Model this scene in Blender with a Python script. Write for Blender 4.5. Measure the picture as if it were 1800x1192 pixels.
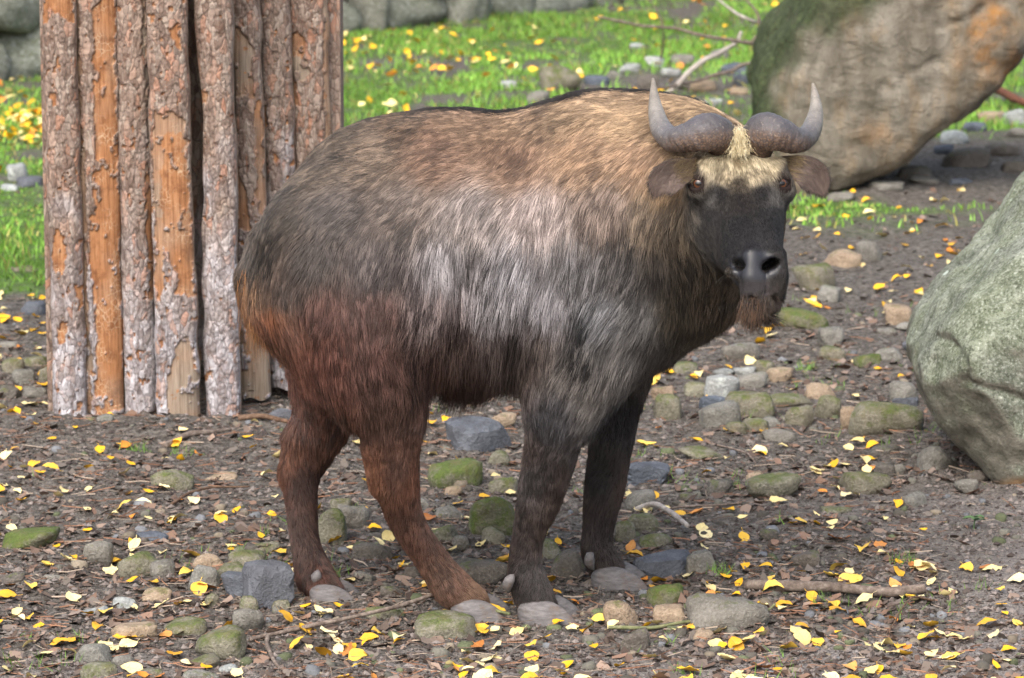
import bpy, math, random
import numpy as np
from mathutils import Vector, Matrix, kdtree
for _o in list(bpy.data.objects): bpy.data.objects.remove(_o)
SC = bpy.context.scene
COL = SC.collection
R = math.radians
# ------------------------------------------------------------------ camera
CAM = np.array([0.0, -8.0, 2.0]); PITCH = R(10.0); FPX = 6836.0
cd = bpy.data.cameras.new('camera'); co = bpy.data.objects.new('camera', cd); COL.objects.link(co)
co.location = CAM; co.rotation_euler = (R(90) - PITCH, 0, 0)
cd.sensor_width = 36.0; cd.lens = 36.0 * FPX / 1800.0; cd.clip_start = 0.1; cd.clip_end = 600
cd.dof.use_dof = True; cd.dof.focus_distance = 7.85; cd.dof.aperture_fstop = 10.0
SC.camera = co
# ------------------------------------------------------------------ world, sun (soft overcast light)
SUN_EL, SUN_AZ = 48.0, 200.0        # azimuth: direction the light comes from, clockwise from +Y
w = bpy.data.worlds.new('World'); SC.world = w; w.use_nodes = True
wn = w.node_tree.nodes; wl = w.node_tree.links; wn.clear()
sky = wn.new('ShaderNodeTexSky'); sky.sky_type = 'NISHITA'; sky.sun_disc = False
sky.sun_elevation = R(SUN_EL); sky.sun_rotation = R(SUN_AZ); sky.dust_density = 6.0; sky.air_density = 1.2; sky.ozone_density = 1.0
hs = wn.new('ShaderNodeHueSaturation'); hs.inputs['Saturation'].default_value = 0.7
bg = wn.new('ShaderNodeBackground'); bg.inputs['Strength'].default_value = 0.15
wo = wn.new('ShaderNodeOutputWorld')
wl.new(sky.outputs[0], hs.inputs['Color']); wl.new(hs.outputs[0], bg.inputs[0]); wl.new(bg.outputs[0], wo.inputs[0])
sl = bpy.data.lights.new('sun', 'SUN'); sl.energy = 0.9; sl.angle = R(60); sl.color = (1.0, 0.99, 0.98)
so = bpy.data.objects.new('sun', sl); COL.objects.link(so)
az, el = R(SUN_AZ), R(SUN_EL)
sdir = Vector((math.sin(az) * math.cos(el), math.cos(az) * math.cos(el), math.sin(el)))
so.rotation_euler = sdir.to_track_quat('Z', 'Y').to_euler(); so.location = (0, 0, 8)
SC.view_settings.view_transform = 'Standard'; SC.view_settings.look = 'None'
SC.view_settings.exposure = 1.05; SC.view_settings.gamma = 1.0; SC.view_settings.use_curve_mapping = False
SC.cycles.max_bounces = 6; SC.cycles.diffuse_bounces = 3; SC.cycles.glossy_bounces = 2; SC.cycles.transmission_bounces = 2
SC.cycles.use_denoising = True

# ------------------------------------------------------------------ helpers
rs = np.random.RandomState(7); random.seed(7)
def lin(c):
    c = np.asarray(c, float) / 255.0
    return np.where(c <= 0.04045, c / 12.92, ((c + 0.055) / 1.055) ** 2.4)
cp, sp = math.cos(PITCH), math.sin(PITCH)
VF = np.array([0, cp, -sp]); VR = np.array([1.0, 0, 0]); VU = np.array([0, sp, cp]); VB = -VF
def ray(px, py):
    px = np.asarray(px, float); py = np.asarray(py, float)
    d = VF * FPX + (px[..., None] - 900) * VR - (py[..., None] - 596) * VU
    return d
def P(px, py, Y):
    d = ray(px, py); t = (np.asarray(Y, float) + 8.0) / d[..., 1]
    return CAM + d * t[..., None] if d.ndim > 1 else CAM + d * t
def to_px(p):
    q = p - CAM; z = q @ VF
    return np.stack([900 + FPX * (q @ VR) / z, 596 - FPX * (q @ VU) / z], -1)
def pxm(Y): return FPX / ((Y + 8.0) / cp * 1.0)
# hash noise
def _h(ix, iy, iz, seed):
    with np.errstate(over='ignore'):
        n = (ix.astype(np.uint32) * np.uint32(374761393) + iy.astype(np.uint32) * np.uint32(668265263) + iz.astype(np.uint32) * np.uint32(2147483647 & 2246822519) + np.uint32((seed * 3266489 + 17) & 0xffffffff))
        n = (n ^ (n >> np.uint32(13))) * np.uint32(1274126177)
        n = n ^ (n >> np.uint32(16)); n = n * np.uint32(2654435761); n = n ^ (n >> np.uint32(15))
    return n.astype(np.float64) / 4294967295.0
def noise(p, f=1.0, seed=0):
    p = np.asarray(p, float) * f + 1000.0
    i = np.floor(p).astype(np.int64); t = p - i; t = t * t * t * (t * (t * 6 - 15) + 10)
    out = 0
    for dx in (0, 1):
        wx = t[:, 0] if dx else 1 - t[:, 0]
        for dy in (0, 1):
            wy = t[:, 1] if dy else 1 - t[:, 1]
            for dz in (0, 1):
                wz = t[:, 2] if dz else 1 - t[:, 2]
                out = out + wx * wy * wz * _h(i[:, 0] + dx, i[:, 1] + dy, i[:, 2] + dz, seed)
    return out * 2 - 1
def fbm(p, f=1.0, o=4, seed=0, gain=0.5):
    a, s = 1.0, 0
    for k in range(o):
        s = s + a * noise(p, f, seed + k * 31); f *= 2.03; a *= gain
    return s
def sstep(a, b, x):
    t = np.clip((x - a) / (b - a), 0, 1); return t * t * (3 - 2 * t)
def in_poly(x, y, poly):
    poly = np.asarray(poly, float); r = np.zeros(x.shape, bool); n = len(poly)
    for i in range(n):
        x0, y0 = poly[i]; x1, y1 = poly[(i + 1) % n]
        c = ((y0 > y) != (y1 > y)) & (x < (x1 - x0) * (y - y0) / (y1 - y0 + 1e-12) + x0); r ^= c
    return r
def sd_poly(x, y, poly):
    poly = np.asarray(poly, float); d = np.full(x.shape, 1e9); n = len(poly)
    for i in range(n):
        a = poly[i]; b = poly[(i + 1) % n]; e = b - a
        t = np.clip(((x - a[0]) * e[0] + (y - a[1]) * e[1]) / (e @ e + 1e-12), 0, 1)
        d = np.minimum(d, np.hypot(x - a[0] - t * e[0], y - a[1] - t * e[1]))
    return np.where(in_poly(x, y, poly), -d, d)
# meshes
def mesh_np(name, V, F, smooth=True, mats=None):
    V = np.asarray(V, np.float32); F = np.asarray(F, np.int32)
    me = bpy.data.meshes.new(name); k = F.shape[1]
    me.vertices.add(len(V)); me.vertices.foreach_set('co', V.ravel())
    me.loops.add(F.size); me.loops.foreach_set('vertex_index', F.ravel())
    me.polygons.add(len(F)); me.polygons.foreach_set('loop_start', np.arange(0, F.size, k, dtype=np.int32))
    me.polygons.foreach_set('loop_total', np.full(len(F), k, np.int32))
    me.polygons.foreach_set('use_smooth', np.full(len(F), smooth, bool))
    me.update(calc_edges=True)
    if mats: me.materials.append(mats)
    return me
def vcol(me, name, C):
    C = np.asarray(C, np.float32)
    if C.ndim == 1: C = np.stack([C, C, C], -1)
    at = me.attributes.new(name, 'FLOAT_COLOR', 'POINT')
    at.data.foreach_set('color', np.concatenate([C, np.ones((len(C), 1), np.float32)], 1).ravel())
def add(name, me, parent=None, loc=None, rot=None, scale=None, label=None, cat=None, group=None, kind=None):
    o = bpy.data.objects.new(name, me); COL.objects.link(o)
    if loc is not None: o.location = loc
    if rot is not None: o.rotation_euler = rot
    if scale is not None: o.scale = scale
    if parent: o.parent = parent
    if label: o['label'] = label
    if cat: o['category'] = cat
    if group: o['group'] = group
    if kind: o['kind'] = kind
    return o
def grid_faces(nu, nv, wrap=False):
    u = np.arange(nu - 1)[:, None]; m = nv if wrap else nv - 1
    v = np.arange(m)[None]; v1 = (v + 1) % nv
    return np.stack([u * nv + v, u * nv + v1, (u + 1) * nv + v1, (u + 1) * nv + v], -1).reshape(-1, 4)
def spline(pts, n):
    pts = np.asarray(pts, float); m = len(pts); t = np.linspace(0, m - 1, n); out = np.zeros((n, pts.shape[1]))
    e = np.vstack([2 * pts[0] - pts[1], pts, 2 * pts[-1] - pts[-2]])
    i = np.minimum(t.astype(int), m - 2); f = (t - i)[:, None]
    p0, p1, p2, p3 = e[i], e[i + 1], e[i + 2], e[i + 3]
    return 0.5 * (2 * p1 + (p2 - p0) * f + (2 * p0 - 5 * p1 + 4 * p2 - p3) * f ** 2 + (3 * p1 - p0 - 3 * p2 + p3) * f ** 3)
def tube(path, rad, nv=10, squash=None):
    path = np.asarray(path, float); n = len(path); rad = np.broadcast_to(rad, n)
    T = np.gradient(path, axis=0); T /= np.linalg.norm(T, axis=1)[:, None] + 1e-9
    up = np.array([0, 0, 1.0]) if abs(T[0][2]) < .9 else np.array([1.0, 0, 0])
    A = np.zeros_like(T); a = np.cross(T[0], up); a /= np.linalg.norm(a)
    for i in range(n):
        a = a - T[i] * (a @ T[i]); a /= np.linalg.norm(a); A[i] = a
    B = np.cross(T, A); th = np.linspace(0, 2 * math.pi, nv, endpoint=False)
    V = path[:, None] + rad[:, None, None] * (np.cos(th)[None, :, None] * A[:, None] + np.sin(th)[None, :, None] * B[:, None] * (squash or 1))
    V = V.reshape(-1, 3); F = grid_faces(n, nv, True)
    V = np.vstack([V, path[:1], path[-1:]]); c0, c1 = len(V) - 2, len(V) - 1
    k = np.arange(nv); k1 = (k + 1) % nv
    cap = np.vstack([np.stack([k1, k, np.full(nv, c0), np.full(nv, c0)], -1), np.stack([(n - 1) * nv + k, (n - 1) * nv + k1, np.full(nv, c1), np.full(nv, c1)], -1)])
    tris = np.vstack([F[:, [0, 1, 2]], F[:, [0, 2, 3]], cap[:, :3]])
    return V, tris
# sparse SDF meshing: surface nets
def sdf_mesh(f, lo, hi, h, margin=1.6):
    lo = np.asarray(lo, float); hi = np.asarray(hi, float); B = 8
    nb = np.ceil((hi - lo) / (h * B)).astype(int); n = nb * B
    bi = np.stack(np.meshgrid(*[np.arange(k) for k in nb], indexing='ij'), -1).reshape(-1, 3)
    dc = f(lo + (bi + 0.5) * B * h)
    D = np.repeat(np.repeat(np.repeat(np.where(dc < 0, -1.0, 1.0).reshape(nb), B, 0), B, 1), B, 2).astype(np.float32)
    act = bi[np.abs(dc) < margin * B * h]
    off = np.stack(np.meshgrid(*[np.arange(B)] * 3, indexing='ij'), -1).reshape(-1, 3)
    for s in range(0, len(act), 1500):
        idx = (act[s:s + 1500, None] * B + off[None]).reshape(-1, 3)
        D[idx[:, 0], idx[:, 1], idx[:, 2]] = f(lo + idx * h)
    ins = D < 0
    c = np.zeros(np.array(D.shape) - 1, np.int8)
    cs = [(a, b, d) for a in (0, 1) for b in (0, 1) for d in (0, 1)]
    sl_ = lambda a, b, d: (slice(a, D.shape[0] - 1 + a), slice(b, D.shape[1] - 1 + b), slice(d, D.shape[2] - 1 + d))
    for q in cs: c += ins[sl_(*q)]
    cell = np.argwhere((c > 0) & (c < 8)); vid = np.full(c.shape, -1, np.int32); vid[tuple(cell.T)] = np.arange(len(cell))
    acc = np.zeros((len(cell), 3)); cnt = np.zeros(len(cell))
    for q in cs:
        for ax in range(3):
            if q[ax]: continue
            q2 = list(q); q2[ax] = 1; q2 = tuple(q2)
            va = D[tuple((cell + q).T)]; vb = D[tuple((cell + q2).T)]; m = (va < 0) != (vb < 0)
            t = np.where(m, va / np.where(va - vb == 0, 1, va - vb), 0)
            pos = np.tile(np.array(q, float), (len(cell), 1)); pos[:, ax] = t
            acc[m] += pos[m]; cnt[m] += 1
    V = lo + (cell + acc / cnt[:, None]) * h
    Fs = []
    for ax in range(3):
        s0 = [slice(1, -1)] * 3; s1 = [slice(1, -1)] * 3; s0[ax] = slice(0, -1); s1[ax] = slice(1, None)
        A = ins[tuple(s0)]; Bq = ins[tuple(s1)]; e = np.argwhere(A != Bq)
        o = np.array([1, 1, 1]); o[ax] = 0; e0 = e + o; sg = A[tuple(e.T)]
        u, v = (ax + 1) % 3, (ax + 2) % 3; du = np.zeros(3, int); du[u] = 1; dv = np.zeros(3, int); dv[v] = 1
        q = np.stack([vid[tuple((e0 - du - dv).T)], vid[tuple((e0 - dv).T)], vid[tuple(e0.T)], vid[tuple((e0 - du).T)]], -1)
        q[~sg] = q[~sg][:, ::-1]; Fs.append(q)
    F = np.vstack(Fs); F = F[(F >= 0).all(1)]
    return V, F
def vnormals(V, F):
    N = np.zeros_like(V); T = [(0, 1, 2), (0, 2, 3)] if F.shape[1] == 4 else [(0, 1, 2)]
    for a, b, c in T:
        n = np.cross(V[F[:, b]] - V[F[:, a]], V[F[:, c]] - V[F[:, a]])
        for k in (a, b, c): 
            for j in range(3): N[:, j] += np.bincount(F[:, k], n[:, j], len(V))
    return N / (np.linalg.norm(N, axis=1)[:, None] + 1e-12)
def smooth_mesh(V, F, it=2, lam=0.5):
    E = np.vstack([F[:, [i, (i + 1) % F.shape[1]]] for i in range(F.shape[1])]); deg = np.bincount(E.ravel(), minlength=len(V))
    for _ in range(it):
        S = np.zeros_like(V)
        for j in range(3):
            S[:, j] = np.bincount(E[:, 0], V[E[:, 1], j], len(V)) + np.bincount(E[:, 1], V[E[:, 0], j], len(V))
        V = V + lam * (S / np.maximum(deg, 1)[:, None] - V)
    return V
def smin(a, b, k):
    h = np.clip(0.5 + 0.5 * (b - a) / k, 0, 1); return b + (a - b) * h - k * h * (1 - h)
def smax(a, b, k): return -smin(-a, -b, k)
def cone(p, a, b, ra, rb):
    a = np.asarray(a, float); b = np.asarray(b, float); ab = b - a
    t = np.clip(((p - a) @ ab) / (ab @ ab), 0, 1)
    q = p - a - t[:, None] * ab
    return np.sqrt((q * q).sum(1)) - (ra + (rb - ra) * t)
# ------------------------------------------------------------------ material helper
class NT:
    def __init__(s, name):
        s.m = bpy.data.materials.new(name); s.m.use_nodes = True; s.n = s.m.node_tree.nodes; s.l = s.m.node_tree.links
        s.n.clear(); s.o = s.n.new('ShaderNodeOutputMaterial'); s.b = s.n.new('ShaderNodeBsdfPrincipled'); s.l.new(s.b.outputs[0], s.o.inputs[0])
    def node(s, t, **kw):
        n = s.n.new(t)
        for k, v in kw.items():
            if hasattr(n, k): setattr(n, k, v)
        return n
    def set(s, sock, v):
        if hasattr(v, 'is_output') or isinstance(v, bpy.types.NodeSocket): s.l.new(v, sock)
        elif v is not None:
            if isinstance(v, (tuple, list, np.ndarray)) and len(v) == 3 and sock.type == 'RGBA': v = (*v, 1)
            sock.default_value = v
    def coord(s, kind='Object', scale=None):
        c = s.n.new('ShaderNodeTexCoord').outputs[kind]
        if scale is None: return c
        mp = s.n.new('ShaderNodeMapping'); s.l.new(c, mp.inputs[0]); mp.inputs['Scale'].default_value = scale; return mp.outputs[0]
    def noise(s, vec, sc, det=5, rough=.6, dist=0):
        n = s.n.new('ShaderNodeTexNoise'); s.set(n.inputs['Vector'], vec); n.inputs['Scale'].default_value = sc; n.inputs['Detail'].default_value = det
        n.inputs['Roughness'].default_value = rough; n.inputs['Distortion'].default_value = dist; return n.outputs['Fac']
    def vor(s, vec, sc, feat='F1', out='Distance', rnd=1):
        n = s.n.new('ShaderNodeTexVoronoi'); n.feature = feat; s.set(n.inputs['Vector'], vec); n.inputs['Scale'].default_value = sc
        n.inputs['Randomness'].default_value = rnd; return n.outputs[out]
    def ramp(s, fac, stops, interp='LINEAR'):
        r = s.n.new('ShaderNodeValToRGB'); r.color_ramp.interpolation = interp; s.set(r.inputs[0], fac); e = r.color_ramp.elements
        while len(e) < len(stops): e.new(0.5)
        for el_, (p_, c_) in zip(e, stops):
            el_.position = p_; el_.color = (*c_, 1) if not np.isscalar(c_) else (c_, c_, c_, 1)
        return r.outputs[0]
    def mix(s, fac, a, b, mode='MIX'):
        n = s.n.new('ShaderNodeMix'); n.data_type = 'RGBA'; n.blend_type = mode
        s.set(n.inputs[0], fac); s.set(n.inputs[6], a); s.set(n.inputs[7], b); return n.outputs[2]
    def math(s, op, a, b=None, clamp=False):
        n = s.n.new('ShaderNodeMath'); n.operation = op; n.use_clamp = clamp; s.set(n.inputs[0], a)
        if b is not None: s.set(n.inputs[1], b)
        return n.outputs[0]
    def attr(s, name, out='Color', typ='GEOMETRY'):
        n = s.n.new('ShaderNodeAttribute'); n.attribute_name = name; n.attribute_type = typ; return n.outputs[out]
    def sep(s, v):
        n = s.n.new('ShaderNodeSeparateXYZ'); s.set(n.inputs[0], v); return n.outputs
    def rnd(s): return s.n.new('ShaderNodeObjectInfo').outputs['Random']
    def bump(s, hgt, strength=.5, dist=.01, prev=None):
        n = s.n.new('ShaderNodeBump'); s.set(n.inputs['Height'], hgt); n.inputs['Strength'].default_value = strength; n.inputs['Distance'].default_value = dist
        if prev is not None: s.l.new(prev, n.inputs['Normal'])
        return n.outputs[0]
    def fin(s, col=None, rough=.9, spec=.3, normal=None, **kw):
        s.set(s.b.inputs['Base Color'], col); s.set(s.b.inputs['Roughness'], rough); s.set(s.b.inputs['Specular IOR Level'], spec)
        if normal is not None: s.l.new(normal, s.b.inputs['Normal'])
        for k, v in kw.items(): s.set(s.b.inputs[k.replace('_', ' ')], v)
        return s.m
def L(*c): return tuple(lin(c))
# ================================================================== terrain
def grass_mask(x, y):
    D = y + 8; p = np.stack([x, y, x * 0], -1); nz = fbm(p, 1.6, 4, 5)
    db = 12.1 + 0.6 * (x + 1.5) + 0.55 * nz
    m = sstep(db - 0.25, db + 0.45, D)
    e = np.hypot((x - 2.1) / 1.15, (D - 15.3) / 1.25) + 0.25 * nz
    m *= sstep(0.85, 1.1, e)
    e2 = np.hypot((x - 0.78) / 0.55, (D - 17.6) / 1.0) + 0.35 * nz
    m *= 0.35 + 0.65 * sstep(0.7, 1.1, e2)
    e3 = np.hypot((x + 0.85) / 0.55, (D - 19.1) / 0.45) + 0.5 * nz
    m *= 0.65 + 0.35 * sstep(0.6, 1.1, e3)
    return m * sstep(0.9, 0.3, np.abs(fbm(p, 3.1, 3, 9)) - 0.0 + (m < .6) * .25)
def hgt(x, y, fine=True):
    x = np.asarray(x, float); y = np.asarray(y, float); sh = x.shape; x = x.ravel(); y = y.ravel()
    p = np.stack([x, y, np.zeros_like(x)], -1)
    z = 0.014 * noise(p, 1.3, 1) + 0.008 * noise(p, 3.7, 2)
    z += 0.05 * sstep(0.75, 1.5, x) * sstep(-0.5, 0.5, y) * sstep(2.6, 1.4, y)     # sandy bank under the right boulder
    z += 0.03 * np.exp(-(((x + 1.05) / 0.55) ** 2 + ((y - 1.95) / 0.4) ** 2))       # mound round the log screen
    far = sstep(30, 90, y); z += far * 1.5 + sstep(6, 30, np.abs(x)) * .6
    if fine:
        nr = sstep(9, 5, np.hypot(x, y - .8))
        z += nr * (0.008 * fbm(p, 9, 3, 3) + 0.0055 * np.abs(fbm(p, 33, 2, 4)))
    return z.reshape(sh)
def G(px, py):
    d = ray(px, py); zz = np.zeros(d.shape[:-1])
    for _ in range(5):
        t = (zz - CAM[2]) / d[..., 2]; q = CAM + d * t[..., None] if d.ndim > 1 else CAM + d * t
        zz = hgt(q[..., 0], q[..., 1])
    q = np.array(q); q[..., 2] = zz
    return q
def axis(lo, hi, step, outlo, outhi, gr):
    a = list(np.arange(lo, hi, step)); s = step
    while a[-1] < outhi: s *= gr; a.append(a[-1] + s)
    s = step; b = []
    c = lo
    while c > outlo: s *= gr; c -= s; b.append(c)
    return np.array(b[::-1] + a)
gx = axis(-1.75, 1.75, 0.011, -260, 260, 1.09); gy = axis(-1.0, 2.8, 0.013, -30, 320, 1.03)
X, Y = np.meshgrid(gx, gy, indexing='ij'); Z = hgt(X, Y)
TV = np.stack([X, Y, Z], -1).reshape(-1, 3); TF = grid_faces(len(gx), len(gy))[:, ::-1]
gm = grass_mask(TV[:, 0], TV[:, 1])
sand = np.clip(sstep(0.55, 1.3, TV[:, 0] + 0.35 * noise(TV, 1.7, 21)) * sstep(1.5, 0.5, TV[:, 1]) + sstep(-0.15, -0.5, TV[:, 1] - 0.15 * TV[:, 0] + .15 * noise(TV, 2.3, 22)) * .75, 0, 1)
m = NT('soil'); c = m.coord('Object')
n1 = m.noise(c, 5, 6); n2 = m.noise(c, 45, 6, .7); n3 = m.noise(c, 190, 4, .7); v1 = m.vor(c, 90); v2 = m.vor(c, 260)
soil = m.ramp(n2, [(.30, L(48, 45, 42)), (.44, L(84, 79, 74)), (.56, L(116, 111, 105)), (.72, L(154, 149, 142))])
soil = m.mix(m.ramp(n1, [(.4, 0.0), (.65, .55)]), soil, m.mix(.4, soil, L(98, 88, 80)))
soil = m.mix(m.ramp(n3, [(.56, 0.0), (.7, .7)]), soil, L(150, 140, 132))
sandc = m.ramp(m.noise(c, 120, 5, .75), [(.3, L(98, 93, 91)), (.5, L(146, 139, 136)), (.72, L(188, 181, 177))])
soil = m.mix(m.math('MULTIPLY', m.attr('sand', 'Fac'), m.ramp(n1, [(.3, .5), (.6, 1.0)])), soil, sandc)
grassy = m.ramp(m.noise(c, 30, 4), [(.3, L(58, 82, 30)), (.55, L(92, 128, 48)), (.75, L(104, 112, 62))])
colr = m.mix(m.math('MULTIPLY', m.attr('grass', 'Fac'), m.ramp(m.noise(c, 9, 5), [(.3, .45), (.55, 1.0)])), soil, grassy)
hh = m.math('ADD', m.math('MULTIPLY', n2, 1.0), m.math('ADD', m.math('MULTIPLY', n3, .35), m.math('MULTIPLY', m.math('SUBTRACT', .5, v1), .5)))
bm_ = m.bump(hh, 1.0, .02); bm_ = m.bump(v2, .4, .003, bm_)
M_SOIL = m.fin(colr, .95, .2, bm_)
tm = mesh_np('ground', TV, TF, True, M_SOIL); vcol(tm, 'grass', gm); vcol(tm, 'sand', sand)
add('ground', tm, kind='structure', label='dark bare soil giving way to green lawn further back')
print('terrain', len(TV))
# ------------------------------------------------------------------ lawn blades (stuff)
N = 150000
D_ = 11.6 + 13.4 * rs.rand(N) ** 0.8; x_ = (rs.rand(N) * 2 - 1) * (0.145 * D_ + 0.5); y_ = D_ - 8
k = rs.rand(N) < grass_mask(x_, y_) * 1.1 - 0.05; x_, y_ = x_[k], y_[k]; N = len(x_)
b0 = np.stack([x_, y_, hgt(x_, y_) - .004], -1); th = rs.rand(N) * 6.283
Lh = (0.022 + 0.03 * rs.rand(N)) * (0.7 + 0.5 * (noise(b0, 2.2, 77) + .3)); Lh = np.maximum(Lh, .012)
wv = np.stack([np.cos(th), np.sin(th), 0 * th], -1) * (0.0022 + .0016 * rs.rand(N))[:, None]
lean = rs.randn(N, 3) * .45; lean[:, 2] = 1; tip = b0 + lean * Lh[:, None]; mid = b0 + lean * [.35, .35, .55] * Lh[:, None]
GV = np.stack([b0 - wv, b0 + wv, mid + wv * .8, mid - wv * .8, tip], 1).reshape(-1, 3); i0 = np.arange(N)[:, None] * 5
GF = np.vstack([i0 + [0, 1, 2], i0 + [0, 2, 3], i0 + [3, 2, 4]])
gc = lin([124, 170, 68]) * (0.65 + .6 * rs.rand(N, 1)); gc = gc * (1 - .0 * gc)
yl = (rs.rand(N) < .16)[:, None]; gc = np.where(yl, lin([160, 155, 85]) * (.6 + .5 * rs.rand(N, 1)), gc)
gc *= (0.85 + .35 * noise(b0, .9, 78))[:, None]
m = NT('grass_blade'); M_GRASS = m.fin(m.attr('col'), .6, .3, Subsurface_Weight=0.0)
gmsh = mesh_np('grass', GV, GF, True, M_GRASS); vcol(gmsh, 'col', np.repeat(gc, 5, 0))
add('lawn_grass', gmsh, kind='stuff', label='short bright green lawn grass behind the animal', cat='grass')
# ------------------------------------------------------------------ rocks
import bmesh
_ico = {}
def ico(s):
    if s not in _ico:
        b = bmesh.new(); bmesh.ops.create_icosphere(b, subdivisions=s, radius=1); b.verts.ensure_lookup_table()
        _ico[s] = (np.array([v.co[:] for v in b.verts]), np.array([[v.index for v in f.verts] for f in b.faces])); b.free()
    return _ico[s]
def rock(seed, p=9, n=13, sub=3, rough=.05, spread=.3):
    r_ = np.random.RandomState(seed); d, F = ico(sub)
    nn = r_.randn(n, 3); nn /= np.linalg.norm(nn, axis=1)[:, None]; nn = np.vstack([nn, np.eye(3), -np.eye(3)])
    h = 1 - spread * r_.rand(len(nn))
    q = np.maximum(d @ nn.T, 1e-3) / h
    r = (q ** p).sum(1) ** (-1.0 / p); V = d * r[:, None]
    V = V * (1 + rough * fbm(V, 2.2, 3, seed)[:, None] + rough * .45 * fbm(V, 7, 2, seed + 3)[:, None])
    lo, hi = V.min(0), V.max(0); return (V - (lo + hi) / 2) / (hi - lo), F      # unit box
def stone_mat(name, cols, moss=.0, lichen=.0, speck=.5, fine=60, mossc=((58, 66, 30), (98, 112, 52))):
    m = NT(name); c = m.coord('Object'); r = m.rnd()
    off = m.node('ShaderNodeVectorMath'); off.operation = 'ADD'; m.l.new(c, off.inputs[0])
    cb = m.node('ShaderNodeCombineXYZ'); 
    for i_, q_ in enumerate((37.0, 11.0, 23.0)): m.set(cb.inputs[i_], m.math('MULTIPLY', r, q_))
    m.l.new(cb.outputs[0], off.inputs[1]); c = off.outputs[0]
    a = m.noise(c, 14, 6, .65); f = m.noise(c, 160, 4, .7); g = m.noise(c, 40, 5, .6)
    col = m.ramp(a, [(.25, L(*[q * 1.1 for q in cols[0]])), (.5, L(*[q * 1.12 for q in cols[1]])), (.78, L(*[q * 1.12 for q in cols[2]]))])
    col = m.mix(m.ramp(f, [(.5, 0.0), (.75, speck)]), col, L(*[min(255, q + 45) for q in cols[2]]))
    col = m.mix(m.ramp(f, [(.3, speck), (.45, 0.0)]), col, L(*[q * .6 for q in cols[0]]))
    col = m.mix(m.math('MULTIPLY', r, .4), col, m.mix(.5, col, L(120, 104, 90)))
    if lichen: col = m.mix(m.ramp(m.noise(c, 26, 4, .6), [(.6 - .1 * lichen, 0.0), (.66, .8)]), col, L(186, 192, 186))
    nz = m.sep(m.node('ShaderNodeNewGeometry').outputs['Normal'])[2]
    if moss:
        mk = m.math('ADD', m.math('MULTIPLY', nz, .16), m.math('MULTIPLY', m.noise(c, 24, 6, .75), 1.25))
        mc = m.ramp(m.noise(c, 110, 4, .8), [(.3, L(*mossc[0])), (.7, L(*mossc[1]))]); mc = m.mix(m.ramp(m.noise(c, 30, 3), [(.45, 0.0), (.65, .7)]), mc, L(104, 98, 64))
        col = m.mix(m.ramp(mk, [(1.0 - .43 * moss - .09, 0.0), (1.0 - .43 * moss + .1, .85)]), col, mc)
    bmp = m.bump(m.math('ADD', g, m.math('MULTIPLY', f, .45)), .85, .012)
    return m.fin(col, .9, .25, bmp)
SM = {
 'g': stone_mat('stone_grey', [(72, 72, 68), (104, 103, 98), (132, 130, 124)], .25, 0),
 'm': stone_mat('stone_mossy', [(74, 73, 64), (104, 102, 90), (134, 131, 116)], .6, 0),
 'M': stone_mat('stone_green_moss', [(66, 67, 54), (94, 94, 78), (122, 120, 102)], .85, 0, mossc=((56, 68, 24), (96, 118, 46))),
 's': stone_mat('stone_slate', [(52, 57, 65), (74, 81, 91), (104, 111, 120)], 0, 0, .25),
 't': stone_mat('stone_tan', [(104, 88, 74), (138, 122, 104), (164, 148, 128)], .3, 0),
 'p': stone_mat('stone_pale', [(98, 101, 101), (130, 134, 134), (162, 166, 164)], .15, .5),
 'd': stone_mat('stone_dark', [(54, 52, 50), (80, 77, 73), (104, 100, 94)], .3, 0),
}
M_WALLST = stone_mat('wall_stone', [(74, 77, 70), (118, 121, 112), (156, 158, 148)], .5, .4)
# ------------------------------------------------------------------ dry stone wall at the back of the lawn
wa, wb = G(-500, 205), G(1500, -45); wdir = (wb - wa); wlen = np.hypot(wdir[0], wdir[1]); wdir = wdir / wlen; wdir[2] = 0
wnrm = np.array([wdir[1], -wdir[0], 0]); wang = math.atan2(wdir[1], wdir[0])
wroot = add('stone_wall', None, loc=wa, rot=(0, 0, wang), label='low dry stone wall of mossy boulders edging the lawn', cat='wall', kind='thing')
rk = [mesh_np('wall_stone', *rock(900 + i, 12, 11, 3, .09, .5), True, M_WALLST) for i in range(9)]
core = np.array([[0, .12, -.1], [wlen, .12, -.1], [wlen, .5, -.1], [0, .5, -.1], [0, .17, .92], [wlen, .17, .92], [wlen, .5, .92], [0, .5, .92]])
cf = np.array([[0, 1, 5, 4], [1, 2, 6, 5], [2, 3, 7, 6], [3, 0, 4, 7], [4, 5, 6, 7]])
add('wall_core', mesh_np('wall_core', core, cf, False, SM['d']), parent=wroot)
zr = -0.06
for row in range(4):
    hr = (.30, .27, .25, .24)[row]; xx = -rs.rand() * .3
    while xx < wlen:
        wd = (.16 + .16 * rs.rand()) if rs.rand() < .35 else (.3 + .3 * rs.rand()); hh_ = hr * (.7 + .5 * rs.rand())
        hq = math.radians(rs.uniform(-8, 8))
        o = add('stone', rk[rs.randint(9)], parent=wroot, loc=(xx + wd / 2, .13 + .02 * row + rs.uniform(-.04, .04), zr + hh_ / 2), rot=(rs.uniform(-.3, .3), hq * 2, rs.uniform(-.5, .5) + (math.pi if rs.rand() < .5 else 0)), scale=(wd * 1.06, .34, hh_ * 1.08))
        xx += wd
    zr += hr * .93
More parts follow.
